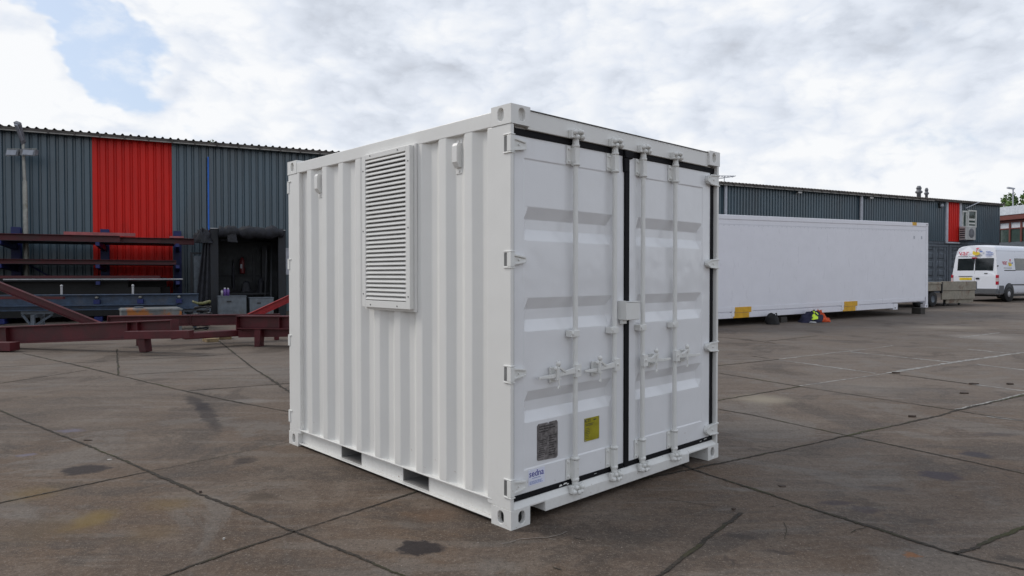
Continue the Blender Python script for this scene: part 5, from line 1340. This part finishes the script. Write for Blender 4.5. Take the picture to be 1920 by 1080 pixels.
for s in rk_s:
    x = s - rk_s[0]
    mb = MB(); mb.box(x - 0.12, x + 0.12, -0.12, -0.105, 0, ztop); mb.box(x - 0.12, x + 0.12, 0.105, 0.12, 0, ztop); mb.box(x - 0.007, x + 0.007, -0.105, 0.105, 0, ztop)
    mb.build('post', M['rackblue'], rk)
    mb = MB(); mb.box(x - 0.10, x + 0.10, -2.3, -0.13, 0.0, 0.14); mb.build('foot', M['rackblue'], rk)
    for z in levels:
        mb = MB(); mb.prism([(-0.125, z - 0.20), (-2.32, z - 0.10), (-2.32, z), (-0.125, z)], 'x', x - 0.05, x + 0.05); mb.build('arm', M['rackblue'], rk)
mb = MB(); mb.bar((0, 0.03, 0.3), (rk_s[1] - rk_s[0], 0.03, 1.9), 0.05, 0.05); mb.bar((rk_s[1] - rk_s[0], 0.03, 1.9), (rk_s[2] - rk_s[0], 0.03, 0.3), 0.05, 0.05); mb.build('brace', M['rackblue'], rk)
GR = 'steel members stored on the blue rack'
def rackload(mk, s0, s1, off, z, m_, label, cat='steel beam', name='steel_beam', dz=0.0):
    A = fw(s0, off, z + g0); B = fw(s1, off, z + g0 + dz); return lay(mk((s1 - s0)), name, m_, A, B, label, cat, GR)
L0 = rk_s[0] - 0.6
s_at = lambda px, off: fac(px, 450, off)[0]
zt = levels[0] + 0.004
for lv_, lab in ((2, 'added dark sheet blocking light under the bright tube on the lowest rack level'), (0, 'added dark sheet blocking light under the red beams on the top rack level'), (1, 'added dark sheet blocking light under the beams on the middle rack level')):
    rackload(lambda l: MB().box(0, l, -1.06, 1.06, 0, 0.012), L0, s_at(326, 1.4), 1.37, levels[lv_] + 0.003, M['booth'], lab, 'light-blocking sheet', 'shade_sheet')  # sheets added to keep skylight off the wall behind the rack
zt += 0.014
rackload(lambda l: ibeam_mb(l, 0.19, 0.26), L0, s_at(225, 2.2), 2.22, zt, M['redox'], 'long red I-beam at the front edge of the top rack level')
rackload(lambda l: ibeam_mb(l, 0.17, 0.24), L0 + 0.4, s_at(300, 1.9), 1.88, zt, M['redox'], 'red I-beam second from the front on the top rack level')
rackload(lambda l: ibeam_mb(l, 0.20, 0.26), s_at(60, 1.8), s_at(364, 1.3), 1.26, zt, M['redox'], 'red I-beam reaching furthest right on the top rack level')
rackload(lambda l: ibeam_mb(l, 0.16, 0.22), L0, s_at(250, 1.0), 0.96, zt, M['redox'], 'red I-beam at the back of the top rack level, nearest the posts')
rackload(lambda l: MB().box(0, l, -0.05, 0.05, 0, 0.10), s_at(120, 2.0), s_at(254, 2.0), 2.02, zt + 0.192, M['redpink'], 'pale pinkish steel bar lying on top of the top rack load', 'steel bar', 'steel_bar')
rackload(lambda l: MB().box(0, l, -0.06, 0.06, 0, 0.06), s_at(318, 1.4), s_at(345, 1.4), 1.40, zt + 0.202, M['redpink'], 'short rusty plate lying on the right end of the top beams', 'steel plate', 'steel_plate')
z2 = levels[1] + 0.018
rackload(lambda l: ibeam_mb(l, 0.13, 0.30), L0, s_at(330, 2.2), 2.20, z2, M['redox'], 'dark red I-beam at the front of the middle rack level')
rackload(lambda l: ibeam_mb(l, 0.12, 0.30), L0, s_at(318, 1.4), 1.42, z2, M['redox'], 'dark red I-beam in the centre of the middle rack level')
rackload(lambda l: ibeam_mb(l, 0.12, 0.28), L0, s_at(310, 1.1), 1.02, z2, M['redox'], 'dark red I-beam at the back of the middle rack level')
z3 = levels[2] + 0.018
rackload(lambda l: MB().tube((0, 0, 0.04), (l, 0, 0.04), 0.022, 12), s_at(5, 2.3), s_at(342, 2.3), 2.32, z3, M['palesteel'], 'long bright steel tube at the front of the lowest rack level', 'steel tube', 'steel_tube')
rackload(lambda l: MB().box(0, l, -0.11, 0.11, 0, 0.15), L0, s_at(300, 2.1), 2.10, z3, M['redox'], 'red box beam behind the bright tube on the lowest rack level')
rackload(lambda l: ibeam_mb(l, 0.14, 0.28), L0, s_at(290, 1.3), 1.30, z3, M['redox'], 'red I-beam behind the box beam on the lowest rack level')

# near-black boxes added to fill the shade under the rack
for i, (off_, lv_, e_, lab) in enumerate([(2.10, 0, 318, 'front bottom near-black box added to fill the shade under the rack'), (2.10, 1, 300, 'front middle near-black box added to fill the shade under the rack'), (2.10, 3, 240, 'short near-black box added topmost at the front of the shade fill under the rack'), (2.10, 2, 300, 'front third near-black box added to fill the shade under the rack'),
        (1.75, 0, 326, 'rear bottom near-black box added to fill the shade under the rack'), (1.75, 1, 322, 'rear middle near-black box added to fill the shade under the rack'), (1.75, 3, 312, 'long near-black box added topmost at the rear of the shade fill under the rack'), (1.75, 2, 318, 'rear third near-black box added to fill the shade under the rack')]):
    rackload(lambda l: MB().box(0, l, -0.15, 0.15, 0, 0.28), L0, s_at(e_, off_), off_, 0.145 + lv_ * 0.284, M['dark'], lab, 'steel section', 'box_section', dz=gh(fw(s_at(e_, off_), off_, 0).y) - g0)

# blue-grey girder on trestles in front of the rack
YG = 17.0
ga, gb = at(-150, 583, YG - 0.6), at(372, 582, YG + 1.3)
ga.z = gb.z = at(190, 583, YG).z
gl = (gb - ga).length; gh_ = at(190, 553, YG).z - at(190, 583, YG).z
gd = math.atan2(gb.y - ga.y, gb.x - ga.x)
gird = thing('steel_girder', 'blue-grey steel girder lying across trestles below the rack', 'steel girder', ga, gd)
mb = ibeam_mb(gl, gh_, 0.30, 0.02, 0.012); mb.box(0.3, gl - 0.5, -0.16, -0.02, gh_ * 0.28, gh_ * 0.34); mb.build('girder_body', M['steelblue'], gird, bevel=0.004)
for px in (103, 240):
    x = gl * (px + 150) / 522.0; mb = MB(); mb.tube((x, -0.06, gh_), (x, -0.06, gh_ + 0.20), 0.026, 10); mb.sphere((x, -0.06, gh_ + 0.22), 0.034); mb.build('upright_pin', M['palesteel'], gird)
for px in (170, 255, 333):
    x = gl * (px + 150) / 522.0; mb = MB(); mb.sphere((x, -0.08, gh_ * 0.80), 0.045, sc=(1, 1.4, 0.8)); mb.build('clamp', M['galv'], gird); MB().box(x - 0.07, x + 0.07, -0.12, -0.02, gh_ * 0.38, gh_ * 0.66).build('clamp_base', M['rackblue'], gird)
for px, lab in ((-60, 'grey steel trestle under the girder, beyond the left edge of the yard view'), (57, 'grey steel trestle with splayed braces under the left part of the blue-grey girder'), (368, 'grey steel trestle under the right end of the blue-grey girder')):
    f_ = (px + 150) / 522.0; q = ga.lerp(gb, f_); gz = gh(q.y); ht = ga.z - gz - 0.004
    t = thing('trestle', lab, 'trestle', (q.x, q.y, gz), gd, 'trestles under the girder')
    MB().box(-0.35, 0.35, -0.05, 0.05, ht - 0.08, ht).build('top_bar', M['steelgrey'], t)
    for y in (-0.35, 0.35):
        MB().box(-0.04, 0.04, y - 0.04, y + 0.04, 0, ht - 0.08).build('leg', M['steelgrey'], t)
    MB().box(-0.04, 0.04, -0.31, 0.31, ht - 0.16, ht - 0.081).bar((-0.04, -0.35, ht - 0.35), (-0.32, -0.03, ht - 0.10), 0.04, 0.04).bar((0.04, -0.35, ht - 0.35), (0.32, -0.03, ht - 0.10), 0.04, 0.04).build('brace', M['steelgrey'], t)
# rusty tank
a = at(228, 590, 16.2); b = at(341, 590, 16.9); d = b - a
t = thing('steel_tank', 'rust-stained white rectangular tank on the ground under the girder', 'tank', (a.x, a.y, gh(a.y)), math.atan2(d.y, d.x))
ht = at(280, 578.5, 16.5).z - gh(16.5)
MB().box(0, d.length, 0, 0.9, 0, ht).build('tank_body', M['rusty'], t, bevel=0.02); MB().box(-0.02, d.length + 0.02, -0.02, 0.92, ht - 0.05, ht - 0.02).build('tank_rim', M['rusty'], t)
MB().tube((d.length * .3, .4, ht), (d.length * .3, .4, ht + 0.04), 0.1, 12).build('tank_cap', M['steelgrey'], t)

# welding bay
WO = 2.3
sA, sB = fac(394, 480, WO)[0], fac(536, 480, WO)[0]
P = fw(sA, WO, 0); wz = gh(P.y); wt = fac(394, 431, WO)[1] - wz; ww = sB - sA
wb = thing('welding_bay', 'open-fronted black steel welding bay with a rolled tarpaulin along its top', 'welding bay', (P.x, P.y, wz), FA)
MB().box(0, 0.24, 0, 0.14, 0, wt).build('corner_post', M['booth'], wb, bevel=0.01); MB().box(ww - 0.24, ww, 0, 0.14, 0, wt).build('corner_post', M['booth'], wb, bevel=0.01)
MB().box(0.24, ww - 0.24, 0, 0.14, wt - 0.14, wt - 0.02).build('top_beam', M['booth'], wb)
MB().box(0, 0.04, 0.14, 1.9, 0, wt).box(ww - 0.04, ww, 0.14, 1.9, 0, wt).build('side_wall', M['booth'], wb)
MB().box(0, ww, 0.02, 1.92, wt, wt + 0.04).build('roof', M['booth'], wb)
MB().box(0.04, ww - 0.04, 1.85, 1.9, 0, wt).build('back_panel', M['boothback'], wb)
MB().box(0.3, ww - 0.5, 1.80, 1.848, wt * 0.47, wt * 0.47 + 0.05).box(0.9, ww - 0.5, 1.80, 1.848, wt * 0.20, wt * 0.20 + 0.04).box(ww * 0.62, ww * 0.66, 1.79, 1.846, 0, wt * 0.75).box(ww * .74, ww * .82, 1.5, 1.846, 0, wt * .85).build('shelf_frame', M['booth'], wb)
for x0, x1 in ((0.0, 0.24), (ww - 0.24, ww), (ww - 0.72, ww - 0.58)): MB().box(x0 + 0.01, x1 - 0.01, -0.006, 0.02, wt + 0.0405, wt + 0.065).build('white_edge_strip', M['palesteel'], wb)
mb = MB(); n_ = 40; m2 = 12; vs = []
for i in range(n_ + 1):
    x = 0.26 + (ww - 0.36) * i / n_; rr = 0.18 * (1 + 0.6 * noise.noise(Vector((x * 3.1, 0, 2))) + 0.2 * noise.noise(Vector((x * 9, 1, 2)))); cz_ = wt - 0.05 + 0.05 * noise.noise(Vector((x * 2.3, 5, 2)))
    for k in range(m2):
        a_ = 2 * math.pi * k / m2; q = rr * (1 + 0.15 * noise.noise(Vector((x * 6, math.cos(a_) * 2, math.sin(a_) * 2)))); vs.append((x, -0.10 + math.cos(a_) * q, cz_ + math.sin(a_) * q))
fs = [(i * m2 + k, i * m2 + (k + 1) % m2, (i + 1) * m2 + (k + 1) % m2, (i + 1) * m2 + k) for i in range(n_) for k in range(m2)] + [tuple(range(m2)), tuple(range(n_ * m2, (n_ + 1) * m2))]
mb.add(vs, fs, True); mb.build('rolled_tarpaulin', M['tarp'], wb)
mb = MB(); mb.hexa([(0.50, -0.26, wt - 0.38), (0.80, -0.26, wt - 0.40), (0.80, -0.18, wt - 0.40), (0.50, -0.18, wt - 0.38), (0.48, -0.25, wt - 0.1), (0.74, -0.25, wt - 0.1), (0.74, -0.16, wt - 0.1), (0.48, -0.16, wt - 0.1)]); mb.build('tarpaulin_flap', M['tarp'], wb, bevel=0.02)
for x0_, w_, z0_, h2 in ((1.15, 0.34, 0.8, 0.34), (0.75, 0.10, 0.9, 0.9), (1.62, 0.22, 0.75, 0.5)):
    mbq = MB(); mound(mbq, w_ / 2, 0.12, h2, 31.0 + x0_ * 3, fold=0.3); mbq.xf(Matrix.Translation((x0_, 1.2, z0_))); mbq.build('hung_cloth', M['tarp'], wb)
MB().box(0.3, ww - 0.4, 0.9, 1.5, 0.70, 0.75).box(0.35, 0.40, 1.0, 1.05, 0, 0.70).box(ww - .5, ww - .45, 1.0, 1.05, 0, 0.70).build('bench', M['booth'], wb)
MB().bar((0.3, 0.2, wt - 0.3), (ww - 0.3, 1.6, wt - 0.25), 0.05, 0.05).bar((ww - 0.45, 0.3, 0.3), (ww - 0.3, 1.2, wt - 0.3), 0.05, 0.05).bar((ww - 0.62, 0.5, 0.3), (ww - 0.55, 0.5, wt - 0.6), 0.03, 0.03).build('inner_frame', M['booth'], wb)
# gathered curtain at the left side of the bay
mb = MB(); vs = []; nx_, nz_ = 14, 10
for j in range(nz_ + 1):
    z = 0.35 + (wt - 0.55) * j / nz_; tt = j / nz_
    for i in range(nx_ + 1):
        u = i / nx_; wdt = 0.44 - 0.26 * tt; x = -0.03 - wdt * u + 0.02; y = 0.02 + 0.06 * math.sin(u * 17 + 0.8 * tt) - 0.05 * u
        vs.append((x, y, z))
fs = [(j * (nx_ + 1) + i, j * (nx_ + 1) + i + 1, (j + 1) * (nx_ + 1) + i + 1, (j + 1) * (nx_ + 1) + i) for j in range(nz_) for i in range(nx_)]
mb.add(vs, fs, True); o = mb.build('curtain', M['tarp'], wb, fixn=False); s_m = o.modifiers.new('thick', 'SOLIDIFY'); s_m.thickness = 0.01
mb = MB(); mound(mb, 0.25, 0.2, 0.40, 21.0, fold=0.5); mb.xf(Matrix.Translation((-0.20, -0.02, wt - 0.42))); mb.build('bundled_cloth', M['tarp'], wb)
# screen board left of the bay
sC, _ = fac(357, 500, 2.0); P = fw(sC, 2.0, 0); t = thing('screen_board', 'pale grey upright screen board leaning left of the black welding bay', 'screen', (P.x, P.y, gh(P.y)), FA)
zt_ = fac(357, 473, 2.0)[1] - gh(P.y); zb_ = fac(357, 575, 2.0)[1] - gh(P.y)
wd = fac(392, 500, 2.0)[0] - sC
MB().box(0.10, wd, 0, 0.03, zb_, zt_ - 0.12).build('board', M['steelgrey'], t); MB().box(0, 0.07, -0.02, 0.05, 0, zt_).box(0.07, wd, -0.01, 0.04, zt_ - 0.06, zt_).box(0.07, wd, -0.01, 0.04, zb_ - 0.06, zb_).build('frame', M['booth'], t)
# white board at the right of the bay
s_, z_ = fac(533, 465, WO - 0.4); P = fw(s_ + 0.03, WO - 0.4, 0); t = thing('notice_board', 'pale lilac-grey board standing between the welding bay and the container corner', 'board', (P.x, P.y, gh(P.y)), FA)
zt_ = z_ - gh(P.y); zb_ = fac(533, 515, WO - 0.4)[1] - gh(P.y)
MB().box(0.02, 0.52, 0, 0.02, zb_, zt_).build('panel', M['pvc'], t); MB().tube((0.0, 0.03, 0), (0.0, 0.03, zt_ + 0.05), 0.02, 8).tube((0.54, 0.03, 0), (0.54, 0.03, zt_ + 0.05), 0.02, 8).build('stand', M['booth'], t)
# cabinets
CO_ = 3.3
def cab(px0, px1, ytop, label, m_=M['cabinet']):
    s0_, zt0 = fac(px0, ytop, CO_); s1_ = fac(px1, ytop, CO_)[0]; P = fw(s0_, CO_, 0); h_ = zt0 - gh(P.y); w_ = s1_ - s0_
    t = thing('steel_cabinet', label, 'cabinet', (P.x, P.y, gh(P.y)), FA, 'grey cabinets in front of the welding bay')
    MB().box(0, w_, 0, 0.6, 0.08, h_).build('body', m_, t, bevel=0.012)
    MB().box(-0.01, w_ + 0.01, -0.01, 0.61, h_ + 0.001, h_ + 0.03).build('lid', m_, t, bevel=0.005)
    MB().box(w_ * 0.30, w_ * 0.46, -0.02, -0.001, h_ - 0.16, h_ - 0.12).build('handle', M['black'], t)
    for x in (0.04, w_ - 0.1): MB().box(x, x + 0.06, 0.05, 0.5, 0, 0.08).build('foot', M['black'], t)
    return t, P, w_, h_
cb1 = cab(409, 462, 557, 'left grey steel cabinet with purple cans on it before the welding bay')
cb2 = cab(468, 513, 560, 'right grey steel cabinet behind the slanting red beam')
for i, (dx, m_, lab, r, hc) in enumerate(((0.12, M['palesteel'], 'pale spray can on the left cabinet, left of the purple cans', 0.035, 0.20), (0.20, M['purple'], 'purple and white can in front on the left cabinet', 0.045, 0.25), (0.29, M['purple'], 'purple can at the right of the small group on the left cabinet', 0.04, 0.24))):
    q = cb1[1] + FU * dx - FN * 0.18; z = cb1[1].z + gh(cb1[1].y) + cb1[3] + 0.031
    t = thing('spray_can', lab, 'can', (q.x, q.y, z), 0, 'cans on the left cabinet')
    m1 = MB(); m1.lathe([(0.001, 0), (r, 0.0), (r, hc * 0.78), (r * 0.5, hc * 0.86)], (0, 0, 0), 'z', 14); m1.build('can_body', m_, t)
    m1 = MB(); m1.lathe([(r * 0.72, hc * 0.84), (r * 0.72, hc), (0.001, hc)], (0, 0, 0), 'z', 12); m1.build('can_cap', M['palesteel'] if i else M['black'], t)
q = fw(fac(456, 500, 1.1)[0], 0.75, 0); za = fac(456, 513, 1.1)[1]
t = thing('fire_extinguisher', 'red fire extinguisher hanging at the back of the welding bay', 'fire extinguisher', (q.x, q.y, za), 0)
m1 = MB(); m1.lathe([(0.001, 0), (0.085, 0.0), (0.09, 0.03), (0.09, 0.42), (0.05, 0.52), (0.02, 0.56)], (0, 0, 0), 'z', 14); m1.build('cylinder', M['extred'], t)
MB().path([(0, 0, 0.56), (0.05, -0.02, 0.60), (0.10, -0.03, 0.50), (0.09, -0.04, 0.2)], 0.012, 8).build('hose', M['black'], t); MB().box(-0.03, 0.03, -0.092, -0.089, 0.18, 0.32).build('instruction_label', M['pvc'], t)
# tangle by the bay foot
P = G(373, 590); q = at(378, 563, 17.6)
t = thing('hose_heap', 'heap of yellow-green and black hoses at the foot of the left bay post', 'hose', (q.x, q.y, gh(q.y)))
mb = MB(); rnd = random.Random(3)
for k in range(7):
    r = rnd.uniform(0.12, 0.26); z = 0.03 + k * 0.09; c = (rnd.uniform(-.05, .05), rnd.uniform(-.05, .05))
    pts = [(c[0] + r * math.cos(a_ * 0.6), c[1] + r * math.sin(a_ * 0.6), z + 0.02 * math.sin(a_)) for a_ in range(11)]
    mb.path(pts, 0.022, 8)
mb.build('hose_coil', M['black'], t)
mb = MB(); r = 0.2
mb.path([(r * math.cos(a_ * 0.6), r * math.sin(a_ * 0.6), 0.70 + 0.03 * math.sin(a_ * 1.3)) for a_ in range(11)], 0.03, 8); mb.build('yellow_hose', mat('olive_hose', (0.10, 0.10, 0.03), 0.6), t)

# ------------------------------------------------------------------ red primed girders on the ground
GB = 'red primed steel girders on the yard floor'
def redbeam(A, B, h, w, label, stiff=(), name='red_girder', legs=(), endplates=True, m_=None):
    d = B - A; Ln = d.length; rz = math.atan2(d.y, d.x); ry = -math.atan2(d.z, math.hypot(d.x, d.y))
    t = thing(name, label, 'steel girder', A, rz, GB, ry=ry)
    mm = m_ or M['redox']
    mb = ibeam_mb(Ln, h, w, 0.022, 0.014, stiff); mb.build('girder_body', mm, t, bevel=0.003)
    if endplates: MB().box(-0.016, -0.001, -w / 2 - 0.01, w / 2 + 0.01, -0.03, h + 0.004).build('end_plate', mm, t); MB().box(Ln + 0.001, Ln + 0.016, -w / 2 - 0.01, w / 2 + 0.01, -0.03, h + 0.004).build('end_plate', mm, t)
    for (x, wl, dl, tw) in legs:
        zg = A.z + d.z * x / Ln
        q = A + d * (x / Ln)
        hl = q.z - gh(q.y)
        MB().hexa([(x + tw, -0.09, -hl + 0.002), (x + tw + wl * .8, -0.09, -hl + 0.002), (x + tw + wl * .8, 0.09, -hl + 0.002), (x + tw, 0.09, -hl + 0.002), (x, -0.09, -0.001), (x + wl, -0.09, -0.001), (x + wl, 0.09, -0.001), (x, 0.09, -0.001)]).build('leg', mm, t, bevel=0.004)
    return t
def seg_pts(p0, Y0, p1, Y1): return at(p0[0], p0[1], Y0), at(p1[0], p1[1], Y1)
# nearest girder: underside from the left edge to the bend
A, B = seg_pts((-90, 648), 13.9, (328, 633), 12.9); 
redbeam(A, B, 0.345, 0.20, 'nearest red I-girder, running out of the left edge of the yard', stiff=(1.42, 4.20, 4.42), legs=((4.40, 0.17, 0.1, 0.05),))
# heavy lower plate hanging at the left end
a = at(-60, 658, 13.2); b = at(28, 656.5, 13.1)
a.z = gh(a.y) + 0.02; b.z = gh(b.y) + 0.02
lay(MB().box(0, (b - a).length, -0.12, 0.12, 0, 0.16), 'steel_block', M['redox'], a, b, 'red steel block on the ground under the left end of the nearest girder', 'steel block')
a = at(208, 629, 12.5); b = at(330, 623, 13.5); a.z = gh(a.y) + .24; b.z = gh(b.y) + .24
lay(MB().box(0, (b - a).length, -0.09, 0.09, 0, 0.14), 'box_section', M['redox'], at(238, 635.2, 12.65), at(334, 634, 12.62), 'red box section fixed under the right end of the nearest girder', 'steel section', GB)
# girder behind
A, B = seg_pts((204, 613), 13.9, (523, 607), 15.2)
redbeam(A, B, 0.225, 0.20, 'long slim red I-girder lying behind the nearest one', stiff=(1.5,), legs=((0.5, 0.12, 0, 0), (3.2, 0.12, 0, 0)))
# right girder against the container
A, B = seg_pts((450, 616), 14.0, (640, 618), 13.7)
redbeam(A, B, 0.27, 0.24, 'red I-girder disappearing behind the white container', stiff=(0.9, 1.5), legs=((0.36, 0.14, 0, -0.0), (1.6, 0.14, 0, 0)))
A, B = at(452, 632, 14.15), at(640, 629, 13.9)
lay(MB().box(0, (B - A).length, -0.11, 0.11, 0, 0.18), 'box_section', M['redox'], A, B, 'dark red box section below the right-hand girder', 'steel section', GB)
A, B = at(344, 636.5, 13.5), at(452, 629.5, 14.3)
t = lay(MB().box(0, (B - A).length, -0.10, 0.10, 0, 0.135), 'box_section', M['redox'], A, B, 'red box section with rounded end lying between the two front girders', 'steel section', GB, bevel=0.02)
A = G(398, 641); A.z = gh(A.y); o = tag(MB().box(-0.12, 0.12, -0.05, 0.30, 0, 0.07).build('timber_packer', M['wood'], None, bevel=0.004), 'small yellowish timber packer under the short red box section', 'timber'); o.location = A; o.rotation_euler = (0, 0, 0.7)
A = G(425, 636); o = tag(MB().box(-0.16, 0.10, -0.05, 0.25, 0, 0.08).build('timber_packer', M['wood'], None, bevel=0.004), 'timber packer to the right, half hidden under the red girders', 'timber'); o.location = A; o.rotation_euler = (0, 0, 0.5)
# slanting members
A, B = at(-60, 538, 14.4), at(196, 628, 14.8)
lay(ibeam_mb((B - A).length, 0.16, 0.11), 'slanting_beam', M['redox'], at(-60, 520, 14.4), at(200, 624, 14.6), 'red I-beam slanting down from the left edge over the blue-grey girder', 'steel beam', GB)
lay(ibeam_mb((at(600, 540, 15.6) - at(470, 600, 15.0)).length, 0.15, 0.14), 'slanting_beam', mat('bright_red_primer', (0.30, 0.012, 0.016), 0.5, var=0.2), at(468, 601, 15.0), at(600, 540, 15.6), 'brighter red I-beam slanting up behind the container corner', 'steel beam', GB)
A, B = at(-100, 561, 16.0), at(120, 561, 16.3)
lay(MB().box(0, (B - A).length, -0.05, 0.05, 0, 0.06), 'steel_bar', M['redox'], A, B, 'thin dark red flat bar lying on the left end of the blue-grey girder', 'steel bar')
